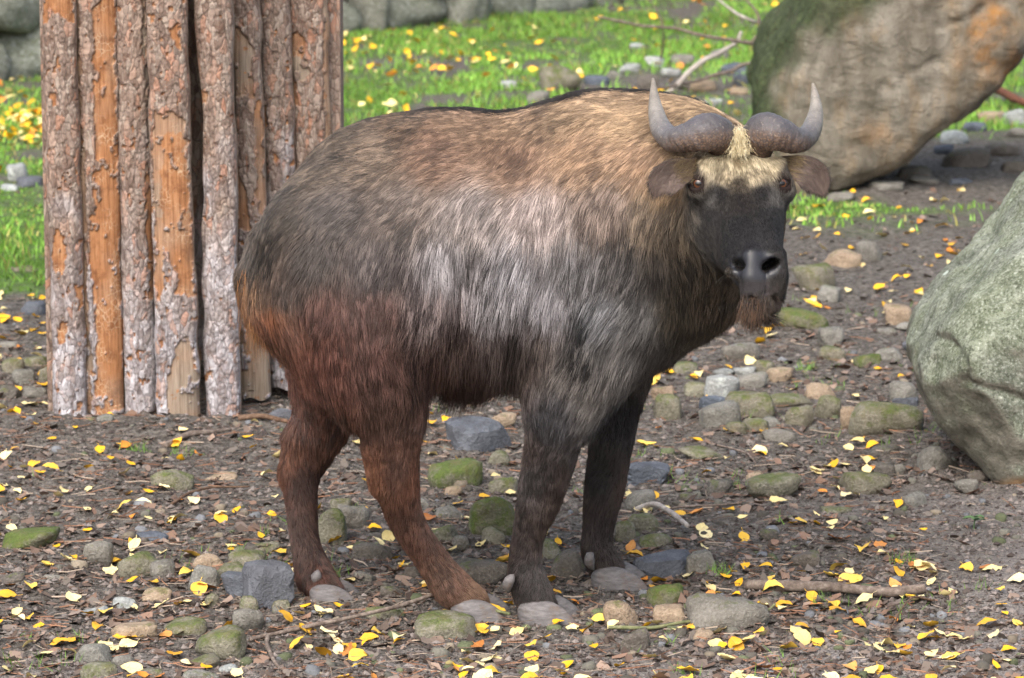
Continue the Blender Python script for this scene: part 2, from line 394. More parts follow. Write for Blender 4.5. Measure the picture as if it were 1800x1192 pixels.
# ================================================================== log screen
m = NT('bark_plank'); c = m.coord('Object')
cs = m.coord('Object', (1, 1, .42)); dst = m.node('ShaderNodeVectorMath'); dst.operation = 'ADD'
nzv = m.node('ShaderNodeTexNoise'); m.l.new(cs, nzv.inputs['Vector']); nzv.inputs['Scale'].default_value = 30
scl = m.node('ShaderNodeVectorMath'); scl.operation = 'SCALE'; m.l.new(nzv.outputs['Color'], scl.inputs[0]); scl.inputs['Scale'].default_value = .035
m.l.new(cs, dst.inputs[0]); m.l.new(scl.outputs[0], dst.inputs[1]); cw = dst.outputs[0]
cellc = m.vor(cw, 75, 'F1', 'Color'); cr = m.sep(cellc)[0]; cg = m.sep(cellc)[1]
edge = m.vor(cw, 75, 'DISTANCE_TO_EDGE'); edge2 = m.vor(cw, 24, 'DISTANCE_TO_EDGE')
tone = m.attr('tone', 'Fac')
brown = m.ramp(cr, [(0.0, L(112, 94, 84)), (.4, L(142, 124, 113)), (.7, L(158, 144, 133)), (1.0, L(158, 118, 98))])
grey = m.ramp(cr, [(0.0, L(132, 126, 128)), (.45, L(160, 156, 160)), (.8, L(184, 182, 188)), (1.0, L(162, 136, 126))])
bark = m.mix(tone, brown, grey)
bark = m.mix(m.ramp(m.noise(c, 18, 6, .7), [(.33, .6), (.45, 0.0)]), bark, L(96, 68, 54))
bark = m.mix(m.ramp(m.noise(c, 90, 5, .7), [(.55, 0.0), (.72, .5)]), bark, L(176, 166, 158))
bark = m.mix(m.ramp(edge, [(.0, .5), (.07, 0.0)]), bark, L(62, 50, 45)); bark = m.mix(m.ramp(m.noise(m.coord('Object', (1, 1, .12)), 55, 6, .75), [(.36, .55), (.5, 0.0)]), bark, L(78, 62, 54))
bark = m.mix(m.ramp(edge2, [(.0, .6), (.035, 0.0)]), bark, L(46, 37, 34))
gr_ = m.coord('Object', (1, 1, .05)); gn = m.noise(gr_, 160, 5, .7)
orange = m.ramp(gn, [(.28, L(92, 62, 42)), (.5, L(150, 104, 70)), (.75, L(180, 138, 102))])
orange = m.mix(m.ramp(m.noise(c, 26, 5, .7), [(.5, 0.0), (.68, .75)]), orange, L(96, 58, 36))
gal = m.vor(m.coord('Object', (1, 1, .7)), 85, 'DISTANCE_TO_EDGE')
orange = m.mix(m.math('MULTIPLY', m.ramp(gal, [(0.0, .7), (.06, 0.0)]), m.ramp(m.noise(c, 12, 3), [(.48, 0.0), (.6, 1.0)])), orange, L(200, 178, 150))
gwood = m.ramp(gn, [(.28, L(92, 80, 70)), (.5, L(136, 122, 108)), (.75, L(166, 152, 138))])
woodc = m.mix(m.attr('wood', 'Fac'), orange, gwood)
col = m.mix(m.attr('bark', 'Fac'), woodc, bark)
hb = m.math('MULTIPLY', m.attr('bark', 'Fac'), m.math('ADD', m.math('MULTIPLY', m.ramp(edge, [(0, 0.0), (.16, 1.0)]), .6), m.math('ADD', m.math('MULTIPLY', cg, .7), m.noise(c, 140, 5, .7))))
hb = m.math('ADD', hb, m.math('MULTIPLY', gn, .3))
M_BARK = m.fin(col, .88, .25, m.bump(hb, .65, .004))
# top-left x, top-right x, bottom-left x, bottom-right x, bottom y, depth D, left-face strip
PLK = [(73, 133, 96, 156, 742, 10.16), (131, 205, 150, 219, 725, 10.19), (202, 259, 217, 278, 727, 10.20), (255, 327, 275, 353, 752, 10.12),
       (331, 409, 356, 424, 737, 10.16), (404, 457, 423, 477, 698, 10.36), (455, 510, 478, 533, 680, 10.46), (507, 576, 530, 597, 676, 10.50)]
BARE = [(1, 0, [(70, -20), (131, -20), (131, 34), (107, 27), (77, 37)]), (1, 0, [(97, 400), (117, 405), (115, 464), (104, 481), (95, 464)]), (1, 0, [(100, 565), (120, 568), (119, 598), (102, 598)]), (1, 0, [(134, 504), (149, 504), (149, 534), (137, 538)]),
 (1, 0, [(89, 170), (97, 165), (100, 188), (92, 192)]), (2, 0, [(166, 17), (202, -30), (202, 100), (208, 218), (211, 400), (169, 400), (169, 235), (167, 100)]), (2, 0, [(157, 380), (213, 380), (214, 480), (218, 581), (219, 712), (169, 725), (171, 615), (169, 514), (161, 447)]),
 (2, .7, [(125, -30), (139, -30), (152, 400), (165, 730), (140, 730), (130, 300)]), (3, 0, [(258, 300), (268, 300), (276, 520), (265, 520)]), (3, 1, [(250, -30), (254, -30), (268, 300), (262, 300)]),
 (4, .55, [(270, 191), (325, 201), (334, 400), (272, 400)]), (4, 0, [(298, 37), (320, 50), (320, 87), (305, 67)]), (4, .15, [(272, 380), (337, 380), (340, 514), (315, 514), (308, 464), (290, 430), (288, 534), (276, 538)]), (4, .9, [(302, 635), (318, 595), (335, 588), (347, 628), (356, 770), (293, 770), (300, 648)]),
 (4, 0, [(288, 240), (322, 235), (330, 380), (285, 390)]), (5, 0, [(339, 188), (349, 198), (347, 232), (342, 232)]), (5, .2, [(352, 155), (364, 160), (362, 185), (351, 182)]), (6, .7, [(406, 44), (423, 44), (443, 84), (448, 168), (409, 161), (400, 84)]), (6, .4, [(446, 171), (460, 171), (468, 366), (456, 366)]),
 (6, .3, [(414, 268), (423, 302), (433, 336), (443, 400), (417, 400)]), (6, .95, [(418, 530), (480, 530), (482, 720), (418, 720)]), (7, 0, [(458, 188), (470, 201), (466, 225), (458, 218)]), (8, .1, [(511, 49), (525, 49), (540, 80), (530, 105), (522, 144), (523, 185), (509, 185)]), (8, .95, [(511, 105), (537, 105), (550, 127), (525, 140), (509, 135)]), (8, .6, [(567, -30), (582, -30), (590, 400), (574, 300)])]
lroot_loc = G(330, 735)
lroot = add('log_screen', None, loc=lroot_loc, label='tall screen of upright split logs with peeling bark behind the takin', cat='screen')
lroot_loc = np.array(lroot_loc)
def plank(i, xl0, xr0, xl1, xr1, yb, D, bares, ns=34, nt=430, ang=0, bulge=.032):
    s = np.linspace(-1, 1, ns); t = np.linspace(0, 1, nt)
    yy = -190 + (yb + 190) * t
    wob = 2.2 * noise(np.stack([yy * .02, yy * 0 + i * 7, yy * 0], -1), 1, 40); wob2 = 2.2 * noise(np.stack([yy * .02, yy * 0 + i * 7 + 3, yy * 0], -1), 1, 41)
    xl = np.interp(yy, [0, yb], [xl0, xl1]) + (yy < 0) * (yy * (xl1 - xl0) / yb) + wob; xr = np.interp(yy, [0, yb], [xr0, xr1]) + (yy < 0) * (yy * (xr1 - xr0) / yb) + wob2
    if i == 5: xl = xl + 4 + 11 * np.exp(-((yy - 240) / 170) ** 2) + 3
    if i == 6: xl = xl + 5 * np.exp(-((yy - 180) / 200) ** 2) + 1
    if i in (3, 4, 8): xl = xl + 2
    S, T_ = np.meshgrid(s, t); XX = xl[:, None] + (xr - xl)[:, None] * (S + 1) / 2; YY = yy[:, None] + 0 * S
    YY = YY + (T_ > .985) * (3 * np.sin(S * 4 + i) )
    base = P(XX.ravel(), YY.ravel(), np.full(XX.size, D - 8))
    nz = np.stack([XX.ravel() * .05, YY.ravel() * .035, np.full(XX.size, i * 3.0)], -1)
    dx = 5 * fbm(nz, 1.6, 4, 60); dy = 9 * fbm(nz, 1.2, 4, 61)
    bk = np.ones(XX.size); wd = np.zeros(XX.size)
    for b_, g_, poly in bares:
        sd = sd_poly(XX.ravel() + dx, YY.ravel() + dy, poly); q = sstep(1.2, -.8, sd); bk = np.minimum(bk, 1 - q); wd = np.where(q > .3, g_ + .25 * fbm(nz, .5, 2, 63), wd)
    isl = sstep(.62, .72, fbm(nz, 1.3, 4, 66)); bk = np.maximum(bk, isl * .95)               # bark flakes left on bare wood
    hole = sstep(.86, .95, fbm(nz * [1, 1.0, 1], 2.1, 3, 64 + i)); bk = np.minimum(bk, 1 - hole); wd = np.where(hole > .5, .1, wd)
    tn = np.clip((YY.ravel() - 330) / 260 + .5 * fbm(nz, .35, 3, 65) + (.35 if i in (5, 7) else 0) - (.2 if i == 2 else 0), 0, 1)
    pr = np.sqrt(np.maximum(0, 1 - np.abs(S.ravel()) ** 2.6)) * bulge
    dep = pr + bk * .006 + bk * .0022 * fbm(nz, 5, 3, 67)
    V = base.copy(); V[:, 1] -= dep
    bkv = base.copy(); bkv[:, 1] += .022                                                     # flat sawn back
    Vb = bkv.reshape(nt, ns, 3)[::20, ::11].copy(); nb_, ms_ = Vb.shape[:2]
    F = grid_faces(nt, ns); Fb = grid_faces(nb_, ms_)[:, ::-1] + len(V)
    # side strips, joined from the front's edges to the back
    side = []
    Vs = []
    o = len(V) + nb_ * ms_
    for e, rev in ((0, False), (ns - 1, True)):
        f_ = V.reshape(nt, ns, 3)[:, e]; b2 = bkv.reshape(nt, ns, 3)[:, e]
        Vs.append(np.stack([f_, b2], 1).reshape(-1, 3)); q = grid_faces(nt, 2) + o; side.append(q[:, ::-1] if not rev else q); o += nt * 2
    f_ = V.reshape(nt, ns, 3)[-1]; b2 = bkv.reshape(nt, ns, 3)[-1]; Vs.append(np.stack([f_, b2], 1).reshape(-1, 3)); side.append(grid_faces(ns, 2) + o); o += ns * 2
    f_ = V.reshape(nt, ns, 3)[0]; b2 = bkv.reshape(nt, ns, 3)[0]; Vs.append(np.stack([f_, b2], 1).reshape(-1, 3)); side.append(grid_faces(ns, 2)[:, ::-1] + o)
    AV = np.vstack([V, Vb.reshape(-1, 3)] + Vs); AF = np.vstack([F, Fb] + side)
    ex = len(AV) - len(V)
    me = mesh_np('plank', AV - lroot_loc, AF[:, ::-1], True, M_BARK)
    vcol(me, 'bark', np.concatenate([bk, np.zeros(ex)])); vcol(me, 'wood', np.concatenate([np.clip(wd, 0, 1), np.full(ex, .9)])); vcol(me, 'tone', np.concatenate([tn, np.zeros(ex)]))
    return me
for i, a_ in enumerate(PLK):
    add('plank', plank(i + 1, *a_, [b for b in BARE if b[0] == i + 1]), parent=lroot)
bx = [(96, 170, 118, 190, 668, 10.95), (168, 240, 188, 256, 668, 11.0), (238, 300, 254, 316, 668, 11.0), (298, 366, 314, 384, 668, 11.0), (364, 430, 382, 448, 668, 11.0), (428, 500, 446, 512, 668, 11.0), (498, 566, 510, 575, 668, 10.95)]
for i, a_ in enumerate(bx): add('plank', plank(20 + i, *a_, [], ns=12, nt=40), parent=lroot)
# side planks close the screen left and right (seen edge on)
for x0, x1, Y0, Y1 in ((85, 85, 2.2, 2.55), (85, 85, 2.58, 2.93), (578, 578, 2.53, 2.73), (578, 578, 2.75, 2.95)):
    pt, pb = P(x0, -190, Y0), P(x1 + 12, 700, Y0); ww = .02
    zt, zb = pt[2], hgt(pb[0], Y0).item() + .0
    bxv = np.array([[pb[0] - ww, Y0, zb], [pb[0] + ww, Y0, zb], [pb[0] + ww, Y1, zb], [pb[0] - ww, Y1, zb], [pb[0] - ww, Y0, zt], [pb[0] + ww, Y0, zt], [pb[0] + ww, Y1, zt], [pb[0] - ww, Y1, zt]]) - lroot_loc
    me = mesh_np('plank', bxv, np.array([[0, 1, 5, 4], [1, 2, 6, 5], [2, 3, 7, 6], [3, 0, 4, 7], [4, 5, 6, 7], [3, 2, 1, 0]]), False, M_BARK)
    for q in ('bark', 'wood', 'tone'): vcol(me, q, np.full(8, {'bark': 1.0, 'wood': .6, 'tone': 0.0}[q]))
    add('plank', me, parent=lroot)
tl_, tr_ = P(85, -185, 2.18), P(578, -185, 2.5); zl_ = float(tl_[2])  # unseen lid, added to keep daylight out behind the plank gaps
lv = np.array([[x, y, z] for z in (zl_, zl_ + .03) for x, y in ((tl_[0] - .03, 2.12), (tr_[0] + .03, 2.44), (tr_[0] + .03, 3.02), (tl_[0] - .03, 3.02))]) - lroot_loc
me = mesh_np('added_shade_lid', lv, np.array([[3, 2, 1, 0], [4, 5, 6, 7], [0, 1, 5, 4], [1, 2, 6, 5], [2, 3, 7, 6], [3, 0, 4, 7]]), False, M_BARK)
for q in ('bark', 'wood', 'tone'): vcol(me, q, np.full(8, {'bark': 0.0, 'wood': 1.0, 'tone': 0.0}[q]))
add('added_shade_lid', me, parent=lroot)
print('screen done')
# ================================================================== boulders
def boulder_mat(name, kind):
    m = NT(name); c = m.coord('Object'); geo = m.node('ShaderNodeNewGeometry'); nrm = m.sep(geo.outputs['Normal'])
    a = m.noise(c, 4, 7, .65); b = m.noise(c, 18, 6, .7); f = m.noise(c, 130, 5, .75)
    if kind == 'A':
        col = m.ramp(b, [(.3, L(66, 70, 60)), (.5, L(116, 121, 108)), (.7, L(160, 164, 152))])
        col = m.mix(m.ramp(a, [(.42, 0.0), (.62, .6)]), col, m.mix(.6, col, L(128, 140, 104)))
        col = m.mix(m.ramp(f, [(.53, 0.0), (.66, .7)]), col, L(190, 194, 184)); col = m.mix(m.ramp(f, [(.36, .8), (.47, 0.0)]), col, L(48, 52, 42)); col = m.mix(m.ramp(m.noise(c, 55, 4, .7), [(.36, .6), (.46, 0.0)]), col, L(58, 62, 50))
        col = m.mix(m.ramp(m.vor(c, 13), [(.09, .8), (.15, 0.0)]), col, m.mix(m.ramp(m.noise(c, 5, 2), [(.5, 0.0), (.6, 1.0)]), col, L(190, 202, 192)))
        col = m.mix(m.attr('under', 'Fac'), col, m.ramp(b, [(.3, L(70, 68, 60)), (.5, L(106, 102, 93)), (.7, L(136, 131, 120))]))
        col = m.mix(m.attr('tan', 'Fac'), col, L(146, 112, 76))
    else:
        st = m.noise(m.coord('Object', (1, 1, .35)), 7, 7, .7)
        col = m.ramp(st, [(.28, L(82, 77, 68)), (.45, L(120, 113, 101)), (.6, L(146, 139, 127)), (.78, L(166, 160, 149))])
        col = m.mix(m.ramp(m.noise(m.coord('Object', (1.3, 1, .5)), 5, 6, .7), [(.5, 0.0), (.7, .5)]), col, L(150, 118, 74))
        col = m.mix(m.math('MULTIPLY', m.attr('under', 'Fac'), m.ramp(m.noise(c, 16, 6, .75), [(.35, .15), (.6, .9)])), col, L(176, 122, 58)); col = m.mix(m.ramp(f, [(.35, .5), (.45, 0.0)]), col, L(76, 68, 56))
        mossy = m.ramp(m.noise(c, 40, 5, .7), [(.3, L(46, 52, 34)), (.6, L(78, 88, 60)), (.8, L(98, 112, 72))])
        col = m.mix(m.attr('moss', 'Fac'), col, mossy)
    h = m.math('ADD', b, m.math('MULTIPLY', f, .3)); bmp = m.bump(h, .9, .02)
    if kind == 'B': bmp = m.bump(m.noise(m.coord('Object', (1, 1, 1.6)), 11, 6, .7, 1.2), .8, .05, bmp); bmp = m.bump(m.vor(m.coord('Object', (1, 1, .6)), 9, 'DISTANCE_TO_EDGE'), .5, .03, bmp)
    return m.fin(col, .9, .25, bmp)
def boulder(name, poly, Y0, T, Rr, planes, mat, h, nz, attrs, cracks=(), **kw):
    q = np.array([P(a, b, Y0) for a, b in poly]); ctr = q.mean(0); p2 = q[:, [0, 2]]
    cr3 = []
    def f(p):
        d2 = sd_poly(p[:, 0], p[:, 2], p2); dy = np.abs(p[:, 1] - Y0 - T * .55) - T
        a = d2 + Rr; b = dy + Rr
        d = np.minimum(np.maximum(a, b), 0) + np.sqrt(np.maximum(a, 0) ** 2 + np.maximum(b, 0) ** 2) - Rr
        for (px_, py_, yo), n_, k_ in planes:
            n_ = np.array(n_, float); n_ /= np.linalg.norm(n_); d = smax(d, (p - P(px_, py_, Y0 + yo)) @ n_, k_)
        d = d + nz * fbm(p, 5, 3, 91) + nz * .3 * fbm(p, 22, 3, 92)
        for pa, pb, rc in cr3: d = smax(d, rc - cone(p, pa, pb, 0, 0) , .012)
        return d
    lo = np.array([q[:, 0].min(), Y0 - T, q[:, 2].min()]) - .15; hi = np.array([q[:, 0].max(), Y0 + 2.1 * T, q[:, 2].max()]) + .15
    def surf(px_, py_):
        dr = ray(px_, py_); dr /= np.linalg.norm(dr); t = np.linspace(6, 18, 3000); v = f(CAM + dr * t[:, None]); k_ = np.argmax(v < 0)
        return CAM + dr * t[k_] if (v < 0).any() else None
    cl_ = []
    for line, rc in cracks:
        s3 = [surf(*q) for q in spline(np.array(line, float), 3 * len(line))]
        cl_ += [(u_, v_, rc) for u_, v_ in zip(s3[:-1], s3[1:]) if u_ is not None and v_ is not None]
    cr3.extend(cl_)
    V, F = sdf_mesh(f, lo, hi, h); V = smooth_mesh(V, F, 1); Nn = vnormals(V, F)
    base = np.array([ctr[0], ctr[1], V[:, 2].min()])
    me = mesh_np(name, V - base, F, True, mat)
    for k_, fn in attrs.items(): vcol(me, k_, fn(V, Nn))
    return add(name, me, loc=base, **kw)
polyA = [(x_ + 20, y_) for x_, y_ in [(1800, 425), (1745, 470), (1690, 520), (1650, 560), (1622, 600), (1605, 640), (1609, 680), (1630, 740), (1676, 800), (1735, 850), (1785, 882), (1850, 900), (2000, 880), (2150, 800), (2180, 560), (2080, 420), (1930, 370)]]
polyA2 = [(x_ + 12, y_) for x_, y_ in [(1850, 280), (1800, 338), (1765, 390), (1722, 455), (1695, 510), (1690, 560), (1740, 700), (1900, 800), (2080, 700), (2080, 380), (1980, 280)]]
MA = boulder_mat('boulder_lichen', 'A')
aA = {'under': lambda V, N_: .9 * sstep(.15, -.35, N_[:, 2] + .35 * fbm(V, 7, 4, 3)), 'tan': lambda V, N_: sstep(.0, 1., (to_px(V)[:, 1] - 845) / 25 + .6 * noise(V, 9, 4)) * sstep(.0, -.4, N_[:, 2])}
YA = 1.22
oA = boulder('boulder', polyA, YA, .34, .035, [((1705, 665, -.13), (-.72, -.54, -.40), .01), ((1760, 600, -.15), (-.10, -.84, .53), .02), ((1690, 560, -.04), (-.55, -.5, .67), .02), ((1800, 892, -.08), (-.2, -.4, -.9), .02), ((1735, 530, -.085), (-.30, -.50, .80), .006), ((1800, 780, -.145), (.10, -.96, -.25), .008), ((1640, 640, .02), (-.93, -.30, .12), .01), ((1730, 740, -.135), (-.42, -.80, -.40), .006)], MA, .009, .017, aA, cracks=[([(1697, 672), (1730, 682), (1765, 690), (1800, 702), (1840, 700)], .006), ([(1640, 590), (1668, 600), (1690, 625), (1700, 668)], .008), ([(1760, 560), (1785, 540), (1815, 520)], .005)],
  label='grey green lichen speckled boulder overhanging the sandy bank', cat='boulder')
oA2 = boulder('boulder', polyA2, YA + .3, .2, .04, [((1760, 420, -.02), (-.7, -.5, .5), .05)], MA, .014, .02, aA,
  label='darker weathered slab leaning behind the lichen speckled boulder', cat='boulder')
polyB = [(1331, 200), (1328, 160), (1338, 105), (1358, 70), (1386, 35), (1406, 0), (1430, -70), (1560, -160), (1800, -140), (1900, -60), (1850, 20), (1802, 85), (1762, 142), (1712, 185), (1668, 228), (1618, 268), (1560, 306), (1505, 330), (1450, 338), (1390, 342), (1350, 315), (1336, 255)]
MB = boulder_mat('boulder_sandstone', 'B')
def pxatt(fn): return lambda V, N_: fn(*to_px(V).T, V, N_)
YB = float(G(1430, 332)[1])
aB = {'under': pxatt(lambda x, y, V, N_: sstep(70, 10, np.hypot((x - 1722) / 1.0, (y - 60) / 1.5) + 45 * fbm(V, 6, 3, 5)) + .3 * sstep(40, 5, np.hypot(x - 1545, (y - 235) * 1.3) + 25 * fbm(V, 7, 3, 6))),
      'moss': pxatt(lambda x, y, V, N_: np.clip(sstep(30, -30, (x - 1405) + (y - 60) * .16 + 30 * fbm(V, 5, 4, 7)) + .85 * sstep(40, -20, (y - 40) + np.abs(x - 1460) * .55 + 35 * fbm(V, 6, 4, 8)), 0, 1))}
oB = boulder('boulder', polyB, YB, .42, .1, [((1500, 120, -.22), (-.05, -.95, -.18), .06), ((1400, 120, -.14), (-.8, -.6, .1), .05), ((1600, 280, -.1), (.35, -.5, -.75), .05)], MB, .014, .022, aB, cracks=[([(1640, 48), (1680, 40), (1710, 28), (1730, 12)], .012), ([(1560, 170), (1600, 130), (1650, 100)], .008), ([(1470, 40), (1440, 90), (1425, 160)], .01), ([(1550, 150), (1556, 158)], .022)],
  label='large brown sandstone boulder tilted to one side with rusty and mossy patches', cat='boulder')
print('boulders done')
# ================================================================== takin
YM = 0.14
ST = np.array([  # px x, top y, bottom y, half width (m)
 (424, 488, 520, .03), (432, 456, 544, .09), (450, 412, 572, .15), (484, 354, 602, .21), (522, 302, 634, .25), (560, 257, 662, .28), (600, 229, 668, .30), (650, 211, 668, .31), (700, 201, 664, .32),
 (760, 194, 656, .335), (820, 194, 654, .345), (880, 198, 656, .345), (920, 194, 655, .34), (960, 182, 655, .33), (1000, 172, 662, .32), (1050, 167, 668, .305), (1100, 172, 652, .275), (1130, 180, 632, .25), (1150, 186, 605, .235), (1190, 202, 555, .19), (1225, 222, 505, .14), (1250, 260, 460, .08)], float)
a_ = P(ST[:, 0], ST[:, 1], np.full(len(ST), YM)); b_ = P(ST[:, 0], ST[:, 2], np.full(len(ST), YM))
tx = np.linspace(a_[0, 0], a_[-1, 0], 300)
def _sm(y, s=7):
    k = np.exp(-np.linspace(-2, 2, 2 * s + 1) ** 2); k /= k.sum(); return np.convolve(np.pad(y, s, 'edge'), k, 'valid')
TT = _sm(np.interp(tx, a_[:, 0], a_[:, 2])); TB = _sm(np.interp(tx, b_[:, 0], b_[:, 2])); TW = _sm(np.interp(tx, a_[:, 0], ST[:, 3]))
def torso(p):
    x = p[:, 0]; t = np.interp(x, tx, TT); b = np.interp(x, tx, TB); wv = np.interp(x, tx, TW)
    zc = (t + b) / 2 - .02; hu = t - zc; hd = zc - b; dz = p[:, 2] - zc
    q = np.where(dz > 0, dz / hu, dz / hd)
    we = wv * (1 - .22 * sstep(.1, 1.1, q)) * (1 - .08 * sstep(-.2, -1.1, q))
    r = (np.abs((p[:, 1] - YM) / we) ** 2.25 + np.abs(q) ** 2.25) ** (1 / 2.25)
    d = (r - 1) * np.minimum(np.minimum(hu, hd), wv)
    ex = np.maximum(np.maximum(tx[0] - x, x - tx[-1]), 0)
    return np.where(ex > 0, np.sqrt(np.maximum(d, 0) ** 2 + ex ** 2), d)
LEGS = {  # px, py, Y, radius
 'hn': [(592, 430, .02, .16), (636, 545, -.03, .15), (655, 630, -.045, .125), (682, 700, -.04, .082), (692, 775, -.025, .055), (697, 845, -.005, .046), (714, 915, .015, .035), (760, 985, .03, .033), (796, 1033, .03, .041), (826, 1058, .03, .038)],
 'hf': [(585, 450, .26, .15), (590, 590, .29, .115), (578, 690, .29, .078), (556, 770, .28, .055), (530, 832, .26, .040), (531, 900, .235, .031), (538, 960, .215, .030), (552, 1008, .20, .040), (570, 1040, .16, .038)],
 'fn': [(1045, 430, -.02, .15), (1030, 560, -.07, .13), (1005, 640, -.07, .10), (988, 705, -.05, .074), (970, 785, -.03, .056), (953, 855, -.01, .048), (946, 885, -.01, .043), (930, 935, -.005, .032), (922, 990, 0, .033), (928, 1018, 0, .038), (940, 1050, 0, .040), (946, 1064, 0, .038)],
 'ff': [(1075, 470, .29, .13), (1085, 600, .32, .095), (1084, 695, .32, .058), (1072, 795, .32, .045), (1061, 866, .32, .041), (1052, 930, .32, .032), (1050, 965, .32, .035), (1066, 998, .32, .037)]}
def _leg(v_):
    A = spline(np.array([[*P(a, b, c), r] for a, b, c, r in v_]), 26); return [(q[:3], q[3]) for q in A]
LG = {k_: _leg(v_) for k_, v_ in LEGS.items()}
# head frame: u poll -> nose, v lateral (picture right), w out of the face
HO = P(1298, 258, -.17)
hl = VR * .985 - VB * .17; hl /= np.linalg.norm(hl)
ha = VR * .11 - VU * .70 + VB * .70; ha -= hl * (ha @ hl); ha /= np.linalg.norm(ha); hn_ = np.cross(ha, hl)
HT = np.array([(-.10, .05, -.05, -.13), (-.05, .078, -.012, -.17), (0, .088, .004, -.20), (.05, .093, .012, -.215), (.095, .096, .014, -.215), (.14, .083, .016, -.20), (.19, .070, .020, -.175), (.24, .059, .022, -.15), (.29, .049, .018, -.125), (.33, .044, .010, -.105), (.37, .040, .0, -.088), (.41, .030, -.02, -.075)])
hu_ = np.linspace(-.10, .41, 200); H1, H2, H3 = [_sm(np.interp(hu_, HT[:, 0], HT[:, i]), 6) for i in (1, 2, 3)]
def hloc(p): q = p - HO; return q @ ha, q @ hl, q @ hn_
def hw2(u, v, w_): return HO + u * ha + v * hl + w_ * hn_
def head(p):
    u, v, w_ = hloc(p); a = np.interp(u, hu_, H1); t = np.interp(u, hu_, H2); b = np.interp(u, hu_, H3)
    wc = (t + b) / 2; hh_ = (t - b) / 2; q = (w_ - wc) / hh_
    we = a * (1 - .16 * sstep(.2, 1, q) - .18 * sstep(-.3, -1, q))
    r = (np.abs(v / we) ** 2.6 + np.abs(q) ** 2.6) ** (1 / 2.6); d = (r - 1) * np.minimum(a, hh_)
    ex = np.maximum(np.maximum(hu_[0] - u, u - hu_[-1]), 0); d = np.where(ex > 0, np.sqrt(np.maximum(d, 0) ** 2 + ex ** 2), d)
    d = smax(d, (u + w_ * .95 - .343) * .72, .03)                                             # flat front of the muzzle
    for s in (-1, 1):                                                                         # brow ridges, nostril wings
        d = smin(d, cone(p, hw2(.06, s * .07, -.005), hw2(.10, s * .088, -.03), .022, .018), .03)
        d = smin(d, cone(p, hw2(.318, s * .028, .0), hw2(.35, s * .031, -.03), .015, .013), .02)
    d = smin(d, cone(p, hw2(.36, -.016, -.074), hw2(.36, .016, -.074), .021, .021), .025)       # chin
    return d
NECK = [((1070, 395, .12), .22), ((1150, 380, .07), .21), ((1215, 370, -.0), .19), ((1252, 345, -.08), .108)]
NECK = [(P(*a), r) for a, r in NECK]
DEW = [((1125, 540, .10), .12), ((1185, 480, .04), .10), ((1240, 430, -.05), .07)]
DEW = [(P(*a), r) for a, r in DEW]
HOCK = [(P(670, 848, -.005), .024), (P(676, 785, -.015), .046), (P(516, 826, .26), .025), (P(534, 775, .27), .046)]
TAIL = [(P(480, 430, YM), .05), (P(458, 495, YM - .03), .040), (P(455, 552, YM - .05), .024)]
LB = {k_: (np.min([q - r for q, r in A], 0) - .14, np.max([q + r for q, r in A], 0) + .14) for k_, A in LG.items()}
def body0(p):
    d = torso(p)
    d = smin(d, cone(p, P(1070, 275, .14), P(1180, 305, .1), .09, .115), .08)
    for A in (NECK, DEW):
        for (a, ra), (b, rb) in zip(A[:-1], A[1:]): d = smin(d, cone(p, a, b, ra, rb), .09)
    for k_, A in LG.items():
        bb = LB[k_]; ib = ((p > bb[0]) & (p < bb[1])).all(1); pall, dall = p, d; p = p[ib]; d = d[ib]
        if not len(p): p, d = pall, dall; continue
        dl = None
        for (a, ra), (b, rb) in zip(A[:-1], A[1:]):
            c_ = cone(p, a, b, ra, rb); dl = c_ if dl is None else np.minimum(dl, c_)
        if k_ == 'hn': dl = smin(dl, cone(p, HOCK[0][0], HOCK[1][0], HOCK[0][1], HOCK[1][1]), .03)
        if k_ == 'hf': dl = smin(dl, cone(p, HOCK[2][0], HOCK[3][0], HOCK[2][1], HOCK[3][1]), .03)
        if k_ == 'fn': dl = smin(dl, cone(p, P(1090, 560, -.05), P(1000, 690, -.07), .10, .07), .06)
        d = smin(d, dl, .05); dall[ib] = d; p, d = pall, dall
    for (a, ra), (b, rb) in zip(TAIL[:-1], TAIL[1:]): d = smin(d, cone(p, a, b, ra, rb), .03)
    hd = head(p)
    return smin(d, hd, .05)
def hit(px, py, f):
    d = ray(px, py); d /= np.linalg.norm(d); t = 6.6
    for _ in range(120):
        v = f((CAM + d * t)[None])[0]
        if v < 3e-4: break
        t += v * .6
    return CAM + d * t
EYE = [hit(1227, 323, body0), hit(1374, 323, body0)]
